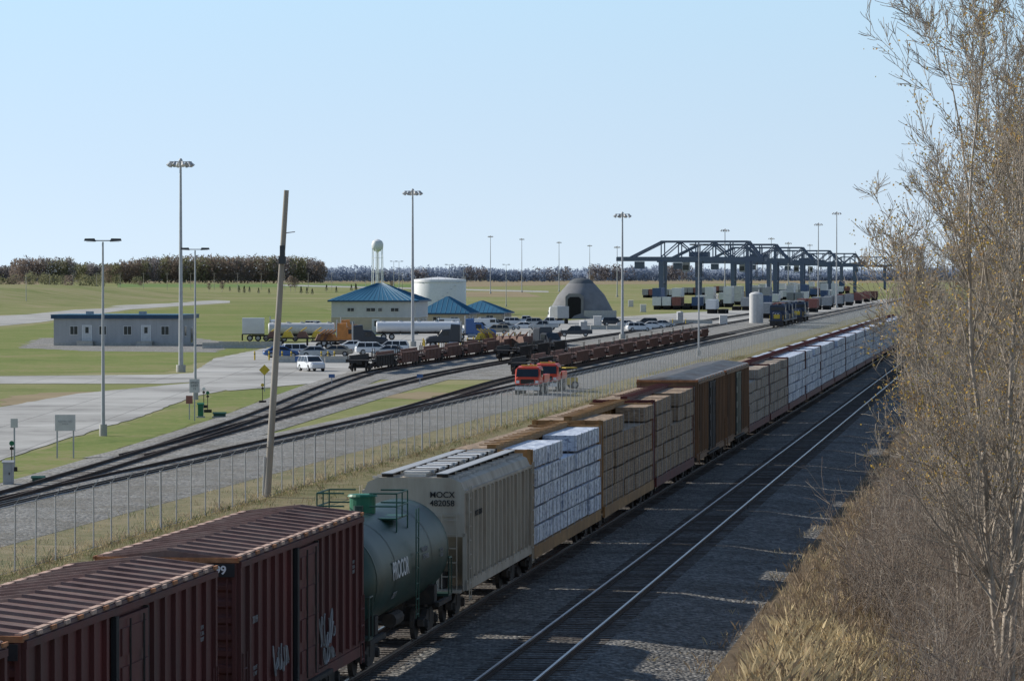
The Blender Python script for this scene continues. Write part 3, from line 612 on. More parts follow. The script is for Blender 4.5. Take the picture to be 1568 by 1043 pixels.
# ------------------------------------------------------------------ signs and trackside bits
def sign(name,u,vb,w,h,zc,k='offwhite',posts=2,diamond=False,txt=None):
    x,y=G(u,vb); p=MB();b_=MB()
    xs=[0] if posts==1 else [-w*.4,w*.4]
    for px in xs: p.box(px-.04,px+.04,0.0,.08,0,zc+h/2-.02,'galv')
    if diamond: b_.loft([[(0,yy,zc-h/2),(w/2,yy,zc),(0,yy,zc+h/2),(-w/2,yy,zc)] for yy in(-.03,-.005)],k)
    else: b_.box(-w/2,w/2,-.03,-.005,zc-h/2,zc+h/2,k)
    parts={'posts':p,'panel':b_}
    if txt: parts['legend']=text('legend',txt[0],txt[1],(0,-.036,zc),(pi/2,0,0),'cgrey' if w>1 else 'black',0)
    return build(name,(x,y,0),0,parts)
sign('information_sign',100,702,1.2,.95,2.1,txt=('RESTRICTED\nAREA',.15)); sign('speed_limit_sign',298,645,.75,1.0,2.6,posts=1,txt=('SPEED\nLIMIT\n15',.22))
sign('warning_sign',405,600,1.0,1.0,2.0,'yellow',1,True); sign('stop_sign_back',290,643,.5,.6,1.5,'cred',1)
sign('small_blue_flag_sign',508,590,.6,.35,.9,'carblue',1); sign('small_blue_flag_sign',643,590,.6,.35,.9,'carblue',1); sign('small_blue_flag_sign',455,566,.5,.6,1.2,'carblue',1)
sign('small_white_sign',22,720,.4,.5,2.6,'offwhite',1)
def cabinet(name,u,vb,w,d,h,k):
    x,y=G(u,vb); a=MB(); a.box(-w/2-.1,w/2+.1,-.1,d+.1,0,.12,'concbase'); a.box(-w/2,w/2,0,d,.12,h,k); a.prismx([(-.06,h),(-.06,h+.05),(d/2,h+.14),(d+.06,h+.05),(d+.06,h)],-w/2-.06,w/2+.06,k)
    a.box(-w/2+.08,w/2-.08,-.02,-.003,.22,h-.1,k); a.box(w/2-.2,w/2-.15,-.05,-.022,h*.5,h*.6,'dark'); return build(name,(x,y,0),0,a)
cabinet('switch_control_cabinet',307,640,.4,.4,1.0,'bgreen'); cabinet('switch_control_cabinet',336,640,.9,.4,.3,'dgreen'); cabinet('switch_control_cabinet',12,745,.5,.5,1.2,'cgrey'); cabinet('switch_control_cabinet',58,740,.6,.4,.25,'dgreen')
def switchstand(u,vb,k):
    x,y=G(u,vb); a=MB(); a.box(-.3,.3,-.15,.15,0,.25,'dark'); a.tube((0,0,.25),(0,0,1.5),.03,None,'dark',8); a.tube((.0,-.03,1.55),(0,.03,1.55),.14,None,k,12); a.box(-.1,.1,-.08,.08,1.2,1.35,'dark'); build('switch_stand',(x,y,0),.2,a)
for u,v,k in((18,722,'bgreen'),(318,632,'bgreen'),(312,625,'white'),(402,618,'yellow')): switchstand(u,v,k)
def bollard(u,vb):
    x,y=G(u,vb); a=MB(); a.lathe([(.10,0),(.10,1.1),(.06,1.17)],'yellow',10); a.lathe([(.103,.75),(.103,.85)],'cardark',10); build('yellow_bollard',(x,y,0),0,a)
for u in range(716,800,9): bollard(u,529-(u-716)*.12)
for u in range(650,716,11): bollard(u,533)
for u in (412,432,446,492,502,512,390,648,1030,1050,950): bollard(u,552 if u<600 else 530 if u<900 else 497)
def barrier(u,vb,n=3):
    x,y=G(u,vb); a=MB()
    for i in range(n): a.prismy([(i*3.1,0),(i*3.1+3.0,0),(i*3.1+3.0,.8),(i*3.1,.8)],-.1,.1,'concbase'); a.prismx([(-.3,0),(-.28,.2),(-.12,.35),(.12,.35),(.28,.2),(.3,0)],i*3.1+.02,i*3.1+2.98,'concbase')
    build('concrete_barrier',(x,y,.05),rng.uniform(-.1,.1),a)
for u,v in((310,534),(335,532),(420,556),(560,513),(880,505),(1025,496)): barrier(u,v)
def toilet(u,vb,k='carblue'):
    x,y=G(u,vb); a=MB(); a.box(-.6,.6,-.6,.6,.08,2.15,k); a.lathe([(.82,2.15),(.75,2.28),(.3,2.4)],'offwhite',4); a.box(-.42,.42,-.63,-.605,.2,2.0,'cgrey'); a.box(-.55,.55,-.55,.55,0,.08,'dark'); a.tube((.45,.45,2.2),(.45,.45,2.6),.05,None,'dark',6); build('portable_toilet',(x,y,.05),.2,a)
toilet(893,512,'cgrey'); toilet(1041,494,'cgrey')
# ------------------------------------------------------------------ road vehicles
def wheel(mb,x,y,r,w=.22):
    mb.tube((x,y-w/2,r),(x,y+w/2,r),r,None,'black',18); sg=-1 if y<0 else 1; mb.tube((x,y+sg*w/2,r),(x,y+sg*(w/2+.015),r),r*.58,None,'carsilver',12)
def green(gl,bd,xb0,xb1,xt0,xt1,zb,zt,wb,wt,k,mid=()):
    gl.loft([[(xb0,-wb,zb),(xb1,-wb,zb),(xb1,wb,zb),(xb0,wb,zb)],[(xt0,-wt,zt),(xt1,-wt,zt),(xt1,wt,zt),(xt0,wt,zt)]],'glass')
    bd.loft([[(xt0-.06,-wt-.02,zt),(xt1+.06,-wt-.02,zt),(xt1+.06,wt+.02,zt),(xt0-.06,wt+.02,zt)],[(xt0+.1,-wt+.1,zt+.08),(xt1-.1,-wt+.1,zt+.08),(xt1-.1,wt-.1,zt+.08),(xt0+.1,wt-.1,zt+.08)]],k)
    for sy in(-1,1):
        for (a,c) in((xb0,xt0),(xb1,xt1)): bd.tube((a,sy*wb,zb),(c,sy*wt,zt+.02),.05,None,k,5)
        for mx_ in mid: bd.tube((mx_,sy*(wb+.005),zb),(mx_,sy*(wt+.005),zt),.045,None,k,5)
def car(kind,k,u,v,rot):
    x,y=G(u,v); b_=MB();g=MB();w=MB()
    if kind=='sedan':
        b_.loft([ring(-2.35,.72,.42,.80,.12),ring(-2.2,.86,.3,.95,.12),ring(-1.6,.9,.22,1.0,.12),ring(0,.92,.2,.98,.1),ring(1.1,.91,.22,.96,.12),ring(1.9,.86,.25,.84,.14),ring(2.3,.7,.35,.68,.12)],k)
        green(g,b_,-1.85,1.15,-1.0,.35,.93,1.38,.82,.62,k,(-.35,))
        wr=.33;wx=(-1.4,1.4)
    elif kind=='suv':
        b_.loft([ring(-2.35,.8,.45,1.0,.12),ring(-2.25,.92,.32,1.1,.12),ring(0,.95,.28,1.1,.1),ring(1.2,.94,.3,1.08,.12),ring(2.1,.88,.32,.98,.14),ring(2.35,.74,.4,.8,.12)],k)
        green(g,b_,-2.25,1.3,-1.95,.55,1.06,1.62,.86,.70,k,(-1.1,-.1))
        wr=.37;wx=(-1.4,1.42)
    elif kind=='van':
        b_.loft([ring(-2.7,.92,.4,2.1,.15),ring(1.4,.95,.35,2.15,.15),ring(1.5,.95,.35,1.4,.12),ring(2.5,.88,.38,1.1,.14),ring(2.7,.8,.4,.85,.12)],k)
        g.loft([[(1.38,-.8,2.0),(1.38,.8,2.0),(1.38,.9,1.3),(1.38,-.9,1.3)],[(1.52,-.78,1.98),(1.52,.78,1.98),(2.1,.86,1.28),(2.1,-.86,1.28)]],'glass')
        for sy in(-1,1): g.box(.3,1.3,sy*.955-.01,sy*.955+.01,1.35,1.9,'glass')
        wr=.37;wx=(-1.6,1.7)
    else:
        b_.loft([ring(-2.9,.95,.5,1.15,.1),ring(-.9,.97,.4,1.15,.1),ring(1.2,.97,.4,1.15,.1),ring(2.4,.93,.42,1.08,.14),ring(2.8,.82,.45,.9,.12)],k)
        b_.box(-2.8,-1.0,-.8,.8,1.152,1.17,'shadefill')  # dark sheet laid on the body as painted shade inside the bed
        green(g,b_,-1.0,1.35,-.85,.65,1.12,1.75,.88,.72,k,(0.1,))
        wr=.40;wx=(-1.75,1.85)
    for a in wx:
        for sy in(-1,1): wheel(w,a,sy*.82,wr)
    L=2.36 if kind in('sedan','suv') else 2.8
    b_.box(L-.12,L-.02,-.6,.6,.45,.6,'dark'); 
    for sy in(-1,1):
        b_.cbox(L-.17,sy*.62,.72,.12,.3,.12,'white'); b_.cbox(-L+.12,sy*.74,.85,.2,.16,.14,'cred'); b_.cbox(.95,sy*1.0,1.05,.12,.16,.12,k)
    nm={'sedan':'parked_car','suv':'parked_suv','van':'white_van','pickup':'pickup_truck'}[kind]
    return build(nm,(x,y,.05),rot,{'body':b_,'windows':g,'wheels':w})
R=math.radians
for a in [('sedan','carblue',431,548,10),('suv','carwhite',458,547,15),('suv','carwhite',477,569,-68),('sedan','cartan',513,546,175),('suv','carwhite',571,544,8),('suv','carwhite',600,541,178),
          ('sedan','carsilver',486,548,0),('van','carwhite',682,505,185),('pickup','cardark',881,516,178),('suv','cardark',938,499,10),('sedan','carsilver',962,502,0),('suv','carwhite',978,508,12),('sedan','carwhite',1001,504,0),('sedan','carsilver',1016,502,5),
          ('suv','carsilver',748,499,20),('sedan','cardark',765,501,0),('suv','carwhite',788,499,5),('pickup','carwhite',806,497,0),('sedan','carsilver',775,506,0),('suv','carsilver',822,500,0),('pickup','carwhite',842,500,180),('sedan','carwhite',545,538,5),
          ('sedan','carsilver',596,546,175),('suv','carwhite',484,505,0),('sedan','carwhite',700,512,0),('pickup','carwhite',733,508,10),('suv','cartan',760,512,180),('van','carwhite',748,505,0),('suv','cardark',990,500,178),('sedan','carwhite',805,505,0),('pickup','carsilver',832,506,175)]:
    car(a[0],a[1],a[2],a[3],R(a[4]))
def semi(u,v,rot,cab='orange',trailer='box',tk='carwhite',L=14.0,name='semi_truck',load='well'):
    x,y=G(u,v); c=MB();g=MB();w=MB();t=MB()
    X=L/2
    c.box(X-2,X+5.6,-.45,.45,.75,1.0,'dark')
    c.loft([ring(X+4.0,1.0,.8,1.9,.2),ring(X+5.5,.85,.7,1.7,.25),ring(X+5.9,.75,.6,1.45,.2)],cab)
    c.loft([ring(X+1.0,1.2,.9,3.4,.2),ring(X+2.3,1.2,.9,3.5,.2),ring(X+2.4,1.15,.8,2.8,.15),ring(X+3.6,1.12,.8,2.7,.15),ring(X+4.2,1.05,.8,1.9,.15)],cab)
    g.faces([(X+3.66,-.95,2.62),(X+3.66,.95,2.62),(X+4.22,1.0,1.92),(X+4.22,-1.0,1.92)],[(0,1,2,3)],'glass')
    for sy in(-1,1):
        g.box(X+2.6,X+3.5,sy*1.15-.02,sy*1.15+.02,1.85,2.5,'glass'); c.tube((X+.9,sy*1.0,1.0),(X+.9,sy*1.0,3.9),.08,None,'carsilver',8); c.tube((X+1.3,sy*1.0,.7),(X+2.6,sy*1.0,.7),.3,None,'carsilver',12)
    c.box(X+5.88,X+5.98,-1.1,1.1,.45,.8,'carsilver')
    for a in(X+4.9,X+.3,X-1.0): 
        for sy in(-1,1): wheel(w,a,sy*1.0,.5,.35)
    for a in(-X+1.2,-X+2.5):
        for sy in(-1,1): wheel(w,a,sy*1.0,.5,.45)
    if trailer=='box':
        t.box(-X,X,-1.25,1.25,1.2,3.7,tk)
        for xx in np.linspace(-X+.3,X-.3,24): 
            for sy in(-1,1): t.box(xx-.03,xx+.03,sy*1.25-.02,sy*1.25+.02,1.3,3.6,tk)
        t.box(-X,X,-1.2,1.2,1.05,1.2,'dark')
    elif trailer=='tank':
        n=20; t.smooth=True; t.loft([[(xx,r*1.1*math.cos(2*pi*i/n),2.1+r*.9*math.sin(2*pi*i/n)) for i in range(n)] for xx,r in((-X,.8),(-X+.15,1),(X-.15,1),(X,.8))],tk)
        for xx in np.linspace(-X+1,X-1,5): t.tube((xx,0,2.9),(xx,0,3.15),.28,None,'carsilver',12); t.box(xx-.05,xx+.05,-1.12,1.12,1.15,1.4,'dark')
        t.box(-X,X,-.5,.5,1.0,1.25,'dark')
    else:
        t.box(-X,X,-1.25,1.25,1.1,1.3,'dark')
        for j,xx in enumerate(np.linspace(-X+1.5,X-2,4)): t.loft([[(xx-.9,-1,1.3),(xx+.9,-1,1.3),(xx+.9,1,1.3),(xx-.9,1,1.3)],[(xx-.5,-.8,2.2),(xx+.4,-.8,2.2),(xx+.4,.8,2.2),(xx-.5,.8,2.2)]],load if j%2 else 'well'); t.tube((xx-.3,0,2.2),(xx+.6,0,2.8),.09,None,load,6)
    for sy in(-1,1): t.box(X-3.6,X-3.4,sy*.9-.06,sy*.9+.06,.1,1.1,'dark')
    return build(name,(x,y,.05),rot,{'tractor_cab':c,'windows':g,'wheels':w,'trailer':t})
semi(462,524,R(3),'orange','tank','offwhite',10.5); semi(388,523,R(3),'carwhite','box','carwhite',3.5); semi(455,531,R(0),'orange','flat',L=10,load='yellow'); semi(640,521,R(2),'carblue','tank','carwhite',13.5)
semi(503,536,R(5),'cardark','flat',L=5,load='orange'); semi(790,540,R(-50),'cardark','flat',L=8); semi(742,534,R(178),'cardark','flat',L=5,load='yellow'); semi(857,496,R(100),'carwhite','box','carsilver',8)
def redtruck(s,l,rot=0):
    c=MB();g=MB();w=MB()
    c.box(-3.2,1.6,-1.2,1.2,.85,1.05,'dark'); c.loft([ring(1.0,1.15,.9,2.55,.15),ring(2.7,1.15,.9,2.45,.2),ring(3.1,1.05,.9,1.6,.2)],'carred'); c.box(1.0,3.12,-1.1,1.1,.45,.92,'dark')
    g.faces([(2.74,-.95,2.36),(2.74,.95,2.36),(3.12,1.0,1.62),(3.12,-1.0,1.62)],[(0,1,2,3)],'glass'); g.box(1.3,2.4,-1.19,-1.13,1.6,2.25,'glass'); g.box(1.3,2.4,1.13,1.19,1.6,2.25,'glass'); g.box(.96,.985,-.8,.8,1.65,2.3,'glass')
    c.box(-3.1,.8,-1.25,-.9,1.05,1.75,'carred'); c.box(-3.1,.8,.9,1.25,1.05,1.75,'carred'); c.box(-3.15,-2.9,-1.25,1.25,.7,1.2,'dark'); c.box(.3,.8,-.85,.85,1.05,2.2,'cgrey')
    c.tube((-2.6,0,1.0),(-1.2,0,2.6),.12,.08,'carred',8); c.tube((-1.2,0,2.6),(.6,0,2.7),.09,.07,'carred',8)
    c.box(3.1,3.13,-.6,.6,1.0,1.4,'dark')
    for sy in(-1,1): c.box(3.08,3.14,sy*.85-.14,sy*.85+.14,1.05,1.3,'white'); c.box(3.0,3.1,sy*1.3-.1,sy*1.3+.1,1.8,2.2,'dark')
    c.box(1.4,1.9,-.7,.7,2.55,2.65,'yellow'); c.box(3.1,3.2,-1.1,1.1,.45,.78,'white'); c.box(-3.2,-3.16,-1.1,-.8,.85,1.0,'white'); c.box(-3.2,-3.16,.8,1.1,.85,1.0,'white')
    for a in(-2.3,-1.2,2.1):
        for sy in(-1,1): wheel(w,a,sy*1.0,.48,.35)
    x,y=tr(s,l); return build('red_utility_truck',(x,y,.08),TROT+rot,{'chassis_and_cab':c,'windows':g,'wheels':w})
redtruck(347,43.4,pi); redtruck(358,43.1,pi)
def machine(u,v):
    x,y=G(u,v); a=MB(); a.box(-.9,.9,-.6,.6,.35,1.0,'yellow'); a.box(-.3,.8,-.55,.55,1.0,1.05,'dark'); a.box(-.8,-.2,-.5,.5,1.0,1.6,'bgreen')
    for xx in(-.6,.6):
        for sy in(-1,1): wheel(a,xx,sy*.6,.35,.2)
    for xx in(-.2,.75):
        for sy in(-.5,.5): a.tube((xx,sy,1.0),(xx,sy,1.9),.03,None,'dark',5)
    a.box(-.3,.85,-.6,.6,1.9,1.97,'yellow'); build('yard_utility_cart',(x,y,.08),.3,a)
machine(868,596)
# ------------------------------------------------------------------ buildings (local x = away, y = left; origin = near right corner)
def house(name,u,v,W,D,H,walls,wall2=None,split=0,roof='hip',rh=2.8,wins=(),sidewins=()):
    x,y=G(u,v); w=MB();rf=MB();wi=MB();dr=MB()
    if wall2:
        w.box(0,D,0,W,0,split,walls); w.box(.03,D-.03,.03,W-.03,split,H,wall2); w.box(-.03,D+.03,-.03,W+.03,split-.08,split+.06,'offwhite')
    else: w.box(0,D,0,W,0,H,walls); w.box(-.02,D+.02,-.02,W+.02,0.0,.45,'concbase')
    o=.6
    if roof=='hip':
        k=min(W,D)/2*.98
        if D>=W: r0,r1=(k,W/2),(D-k,W/2)
        else: r0,r1=(D/2,k),(D/2,W-k)
        A=[(-o,-o,H+.003),(D+o,-o,H+.003),(D+o,W+o,H+.003),(-o,W+o,H+.003)]; a,b_=(*r0,H+rh),(*r1,H+rh)
        if D>=W: fs=[(A[0],A[3],a),(A[1],A[2],b_),(A[0],A[1],b_,a),(A[3],A[2],b_,a)]
        else: fs=[(A[0],A[1],a),(A[3],A[2],b_),(A[0],A[3],b_,a),(A[1],A[2],b_,a)]
        for f_ in fs: rf.poly(f_,'blueroof')
        rf.box(-o,D+o,-o,W+o,H-.28,H,'bluefascia')
        for f_ in fs:
            e0,e1=Vector(f_[0]),Vector(f_[1]); t0=Vector(f_[-1]); t1=Vector(f_[2]) 
            n=max(4,int((e1-e0).length/.9))
            for i in range(1,n):
                t=i/n; p0=e0.lerp(e1,t)
                q=t0.lerp(t1,t) if len(f_)==4 else t0
                if len(f_)==3:
                    frac=1-abs(2*t-1); mid=e0.lerp(e1,.5); q=p0+(t0-mid)*frac
                rf.tube(p0+Vector((0,0,.02)),q+Vector((0,0,.02)),.035,None,'blueroof',4)
    else:
        rf.box(-o*.6,D+o*.6,-o*.6,W+o*.6,H,H+rh,'bluefascia'); rf.box(-o*.7,D+o*.7,-o*.7,W+o*.7,H+rh,H+rh+.07,'blueroof')
        for yy in np.arange(1.2,W,1.25): w.box(-.012,0,yy-.02,yy+.02,.46,H-.01,'cgrey')
        for yy in(W*.33,W*.75): rf.box(D*.4,D*.4+1,yy,yy+1,H+rh+.08,H+rh+.5,'cgrey')
    def op(mb,axis,c,z0,z1,ww,kind):
        fr='offwhite' if kind=='win' else 'white'
        if axis=='f':
            mb.box(-.06,-.032,c-ww/2-.1,c+ww/2+.1,z0-.1,z1+.1,fr); mb.box(-.075,-.061,c-ww/2,c+ww/2,z0,z1,'glass' if kind!='door' else 'offwhite')
            if kind=='win': mb.box(-.09,-.076,c-.03,c+.03,z0,z1,fr)
            if kind=='door': 
                mb.box(-.09,-.076,c-.25,c+.25,z0+1.1,z1-.2,'glass')
                if z0>.4: mb.box(-1.6,-.09,c-1.2,c+1.2,z0-.2,z0-.05,'concbase'); mb.box(-1.6,-1.2,c-1.2,c+1.2,0,z0-.201,'concbase')
        else:
            mb.box(c-ww/2-.1,c+ww/2+.1,-.06,-.032,z0-.1,z1+.1,fr); mb.box(c-ww/2,c+ww/2,-.075,-.061,z0,z1,'glass')
    for (c,z0,z1,ww,kd) in wins: op(dr if kd=='door' else wi,'f',c,z0,z1,ww,kd)
    for (c,z0,z1,ww,kd) in sidewins: op(dr if kd=='door' else wi,'s',c,z0,z1,ww,kd)
    return build(name,(x,y,0),TROT,{'walls':w,'roof':rf,'windows':wi,'doors':dr})
house('site_office_building',277,530,19.4,11,4.05,'bluegrey',roof='flat',rh=.55,wins=[(16.3,1.7,2.9,1.1,'win'),(14.3,.8,3.0,1.3,'door'),(11.9,1.7,2.9,1.0,'win'),(8.1,1.7,2.9,1.1,'win'),(5.3,.8,3.0,1.3,'door'),(2.4,1.7,2.9,1.1,'win')],sidewins=[(3,1.5,2.9,1.2,'win'),(7.5,.4,2.6,1.2,'win')])
house('yard_office_building',637,510,15.6,14.5,5.9,'beige','siding',2.9,'hip',3.1,wins=[(12,3.9,4.5,1.2,'win'),(8.3,3.9,4.5,1.6,'win'),(6.6,3.9,4.5,.6,'win'),(3.9,3.9,4.5,1.4,'win'),(12,1,2,1.2,'win'),(7.4,.1,2.4,1.2,'door'),(4,1,2,1.2,'win')],sidewins=[(3,1.0,2.4,1.5,'win'),(8,.1,2.4,1.4,'win'),(11.5,1,2.4,1.5,'win')])
house('crew_building',715,503,9.5,14,3.0,'beige',roof='hip',rh=3.2,wins=[(2.5,1,2.2,1.4,'win'),(6,1,2.2,1.4,'win')],sidewins=[(3,.1,2.4,2,'win'),(8,1,2.2,2,'win')])
house('maintenance_building',768,498,10.5,16,2.6,'beige',roof='hip',rh=2.4,wins=[(2.5,1,2.0,1.4,'win'),(6,1,2.0,1.4,'win')],sidewins=[(4,.1,2.2,2,'win')])
x,y=G(672,482); a=MB(); a.smooth=True; a.lathe([(7.1,0),(7.1,9.0),(7.0,9.15),(3.5,9.5),(0.3,9.8)],'white',48); b_=MB(); b_.lathe([(7.14,8.4),(7.2,8.4),(7.2,8.55),(7.14,8.55)],'offwhite',48)
for i in range(10): 
    t=-2.2+i*.16; b_.box(7.2*math.cos(t)-.25,7.2*math.cos(t)+.25,7.35*math.sin(t)-.4,7.35*math.sin(t)-.1,.3+i*.9,.4+i*.9,'galv')
for i in range(24):
    t=2*pi*i/24; b_.tube((7*math.cos(t),7*math.sin(t),9.1),(7*math.cos(t),7*math.sin(t),10.0),.03,None,'galv',4)
build('storage_tank',(x,y,0),0,{'shell':a,'stairs_and_rail':b_})
x,y=G(890,488); a=MB(); a.smooth=True
a.lathe([(8.3,0),(7.8,1.5),(5.6,5.6),(3.2,8.3),(2.2,8.9)],'dome',28); a.lathe([(3.1,8.35),(2.6,9.0),(1.6,9.5),(.2,9.7)],'domedark',20)
pt=MB(); pt.loft([[(-3.9,-7.8,0),(.4,-7.8,0),(.4,-7.8,5.3),(-.4,-7.8,6.0),(-3.1,-7.8,6.0),(-3.9,-7.8,5.3)],[(-3.9,-2,0),(.4,-2,0),(.4,-2,5.3),(-.4,-2,6.0),(-3.1,-2,6.0),(-3.9,-2,5.3)]],'dome')
pt.loft([[(-3.3,-7.84,0),(-.2,-7.84,0),(-.2,-7.84,4.7),(-.7,-7.84,5.2),(-2.8,-7.84,5.2),(-3.3,-7.84,4.7)],[(-3.3,-7.81,0),(-.2,-7.81,0),(-.2,-7.81,4.7),(-.7,-7.81,5.2),(-2.8,-7.81,5.2),(-3.3,-7.81,4.7)]],'shadefill')  # dark slab on the solid portal face, painted as the shaded opening
pt.box(.5,8.2,-8.0,-7.6,0,2.0,'concbase'); pt.box(-8.0,-4.0,-8.0,-7.6,0,1.2,'concbase')
build('salt_storage_dome',(x,y,0),0,{'shell':a,'portal':pt})
x,y=G(1158,495); a=MB(); a.smooth=True; a.lathe([(1.5,0),(1.5,6.3),(1.1,6.6),(.2,6.8)],'offwhite',24); b_=MB(); ladder(b_,((-.2,-1.6),(.25,-1.6)),0,6.5,'galv'); b_.tube((.6,0,6.3),(.6,0,7.3),.15,None,'galv',8); build('sand_silo',(x,y,0),0,{'shell':a,'ladder':b_})
x,y=G(578,437.5); d=y; sc_=d/F; Ht=71*sc_; a=MB();a.smooth=True; R0=9*sc_
zt=Ht
a.lathe([(.5,zt-18*sc_-1),(R0*.6,zt-18*sc_),(R0*.95,zt-14*sc_),(R0,zt-11*sc_),(R0,zt-7*sc_),(R0*.8,zt-3*sc_),(R0*.4,zt-1*sc_),(.3,zt)],'white',32)
b_=MB(); b_.tube((0,0,0),(0,0,zt-17*sc_),.6,None,'white',14)
for i in range(6):
    t=2*pi*i/6+.3; b_.tube((R0*1.0*math.cos(t),R0*1.0*math.sin(t),0),(R0*.9*math.cos(t),R0*.9*math.sin(t),zt-12*sc_),.38,.34,'white',8)
for z in(.3,.6):
    for i in range(6):
        t=2*pi*i/6+.3;t2=2*pi*(i+1)/6+.3; b_.tube((R0*math.cos(t),R0*math.sin(t),zt*z),(R0*math.cos(t2),R0*math.sin(t2),zt*z),.15,None,'white',5)
build('water_tower',(x,y,0),0,{'tank':a,'legs':b_})
# ------------------------------------------------------------------ gantry cranes
def crane(s,trol=0):
    a=MB();t=MB(); l0,l1=86.5,114; c=(l0+l1)/2; e0,e1=l0-c-5,l1-c+14; zt=20.8;zb=15.4
    for sx in(-6,6):
        a.box(sx-.5,sx+.5,e0,e1,zb-.8,zb+.6,'crane')
        y0,y1=l0-c,l1-c; a.box(sx-.3,sx+.3,y0,y1,zt-.25,zt+.35,'crane')
        a.tube((sx,y0,zt),(sx,e0+1,zb+.4),.32,None,'crane',6); a.tube((sx,y1,zt),(sx,e1-4,zb+.4),.32,None,'crane',6)
        n=5
        for i in range(n+1):
            yy=y0+(y1-y0)*i/n; a.box(sx-.15,sx+.15,yy-.18,yy+.18,zb+.6,zt-.2,'crane')
            if i<n: 
                y2=y0+(y1-y0)*(i+1)/n; p=(zb+.6,zt-.1) if i%2 else (zt-.1,zb+.6)
                a.tube((sx,yy,p[0]),(sx,y2,p[1]),.2,None,'crane',6)
        for yy in(l0-c,l1-c):
            a.loft([[(sx*1.1-.6,yy-.55,1.2),(sx*1.1+.6,yy-.55,1.2),(sx*1.1+.6,yy+.55,1.2),(sx*1.1-.6,yy+.55,1.2)],[(sx-.8,yy-.8,zb-.8),(sx+.8,yy-.8,zb-.8),(sx+.8,yy+.8,zb-.8),(sx-.8,yy+.8,zb-.8)]],'crane')
    for yy in(l0-c,l1-c):
        a.box(-9,9,yy-.6,yy+.6,1.0,2.2,'crane')
        for sx in(-7.5,-5.5,5.5,7.5): a.tube((sx,yy-.4,.5),(sx,yy+.4,.5),.5,None,'dark',12)
        a.box(-6,6,yy-.35,yy+.35,7.5,8.3,'crane'); a.box(-6,6,yy-.35,yy+.35,zt-.3,zt+.3,'crane'); a.tube((-6,yy,8),(0,yy,zb-1),.2,None,'crane',5); a.tube((6,yy,8),(0,yy,zb-1),.2,None,'crane',5)
    for yy in(e0,e1): a.box(-6,6,yy-.4,yy+.4,zb-.8,zb+.5,'crane')
    t.box(-5,5,trol-3,trol+3,zb+.65,zb+2.2,'crane'); t.box(-1.5,1.5,trol+3.2,trol+5.4,zb-4.2,zb-1.2,'cgrey'); t.box(-1.6,-1.51,trol+3.4,trol+5.2,zb-3.6,zb-2,'glass')
    for sx in(-2,2):
        for dy in(-1,1): t.tube((sx,trol+dy,zb),(sx,trol+dy,9.5),.07,None,'dark',4)
    t.box(-6,6,trol-1.2,trol+1.2,8.9,9.5,'crane'); t.box(-1.5,1.5,e1-8,e1-5,zb-3.2,zb-.9,'crane')
    x,y=tr(s,c); return build('container_gantry_crane',(x,y,0),TROT,{'gantry_frame':a,'trolley':t})
for i,(s,t) in enumerate(((1250,2),(1390,-8),(1560,6),(1780,-3),(2050,5),(2500,0))): crane(s,t)
def stack(s,l,n,h,ks,L=12.2):
    a=MB()
    for i in range(n):
        hh=random.randint(0 if h>1 else 1,h)
        for j in range(hh):
            k=random.choice(ks); x0=0; y0=i*2.9; z=j*2.62+1.2
            a.box(x0,x0+L,y0,y0+2.44,z+.05,z+2.55,k)
            for q in range(13): a.box(x0-.03,x0,y0+.1+q*.18,y0+.16+q*.18,z+.2,z+2.4,k)
            for q in range(20): a.box(x0+.4+q*.6,x0+.65+q*.6,y0-.035,y0,z+.2,z+2.4,k)
            for cx in(x0,x0+L):
                for cy in(y0,y0+2.44): a.box(cx-.07,cx+.07,cy-.07,cy+.07,z,z+2.6,k)
        a.box(0,L,i*2.9+.2,i*2.9+2.2,.9,1.2,'dark')
        for q in(1,2.2,L-1.2): a.tube((q,i*2.9+.2,.5),(q,i*2.9+2.2,.5),.5,None,'black',10)
    x,y=tr(s,l); build('shipping_container_stack',(x,y,0.02),TROT,a)
kk=['carwhite','cblue','carwhite','cgrey','carwhite','cred','offwhite']
for s in range(1150,2100,85): stack(s,91,6,2,kk)
for s in range(1700,2300,200): stack(s,150,5,1,['cred','cgrey','offwhite','cgrey'])
for s in range(1040,1700,90): stack(s,78,2,2,['carwhite','cgrey','carwhite','cblue'])
for s in range(930,1600,75): stack(s,56,2,1,['cred','well','cgrey'])
for u,v in((985,478),(966,470),(1108,498),(915,500)): cabinet('equipment_cabinet',u,v,1.6,1.6,2.0,'offwhite')
# ------------------------------------------------------------------ distant woods
def woods(name,items,mats,n=150,tri=1.7):
    Vs=[];Ms=[]
    for (x,y,H,R_,m_) in items:
        th=rng.uniform(0,2*pi,n); u=rng.uniform(-1,1,n); rr=rng.uniform(.25,1,n)**.5
        c=np.stack([np.sqrt(1-u*u)*np.cos(th)*R_*rr,np.sqrt(1-u*u)*np.sin(th)*R_*rr,H*.51+u*H*.49*rr],-1)
        c+=rng.normal(0,R_*.08,c.shape); t=rng.normal(0,tri,(n,3,3))*.6; t[:,:,2]*=1.3
        v=c[:,None,:]+t+np.array([x,y,0]); v[:,:,2]=np.maximum(v[:,:,2],.1); Vs.append(v.reshape(-1,3)); Ms.append(np.full(n,m_))
    V=np.concatenate(Vs); Fq=np.arange(len(V)).reshape(-1,3); return np_obj(name,V,Fq,mats,np.concatenate(Ms))
it=[]
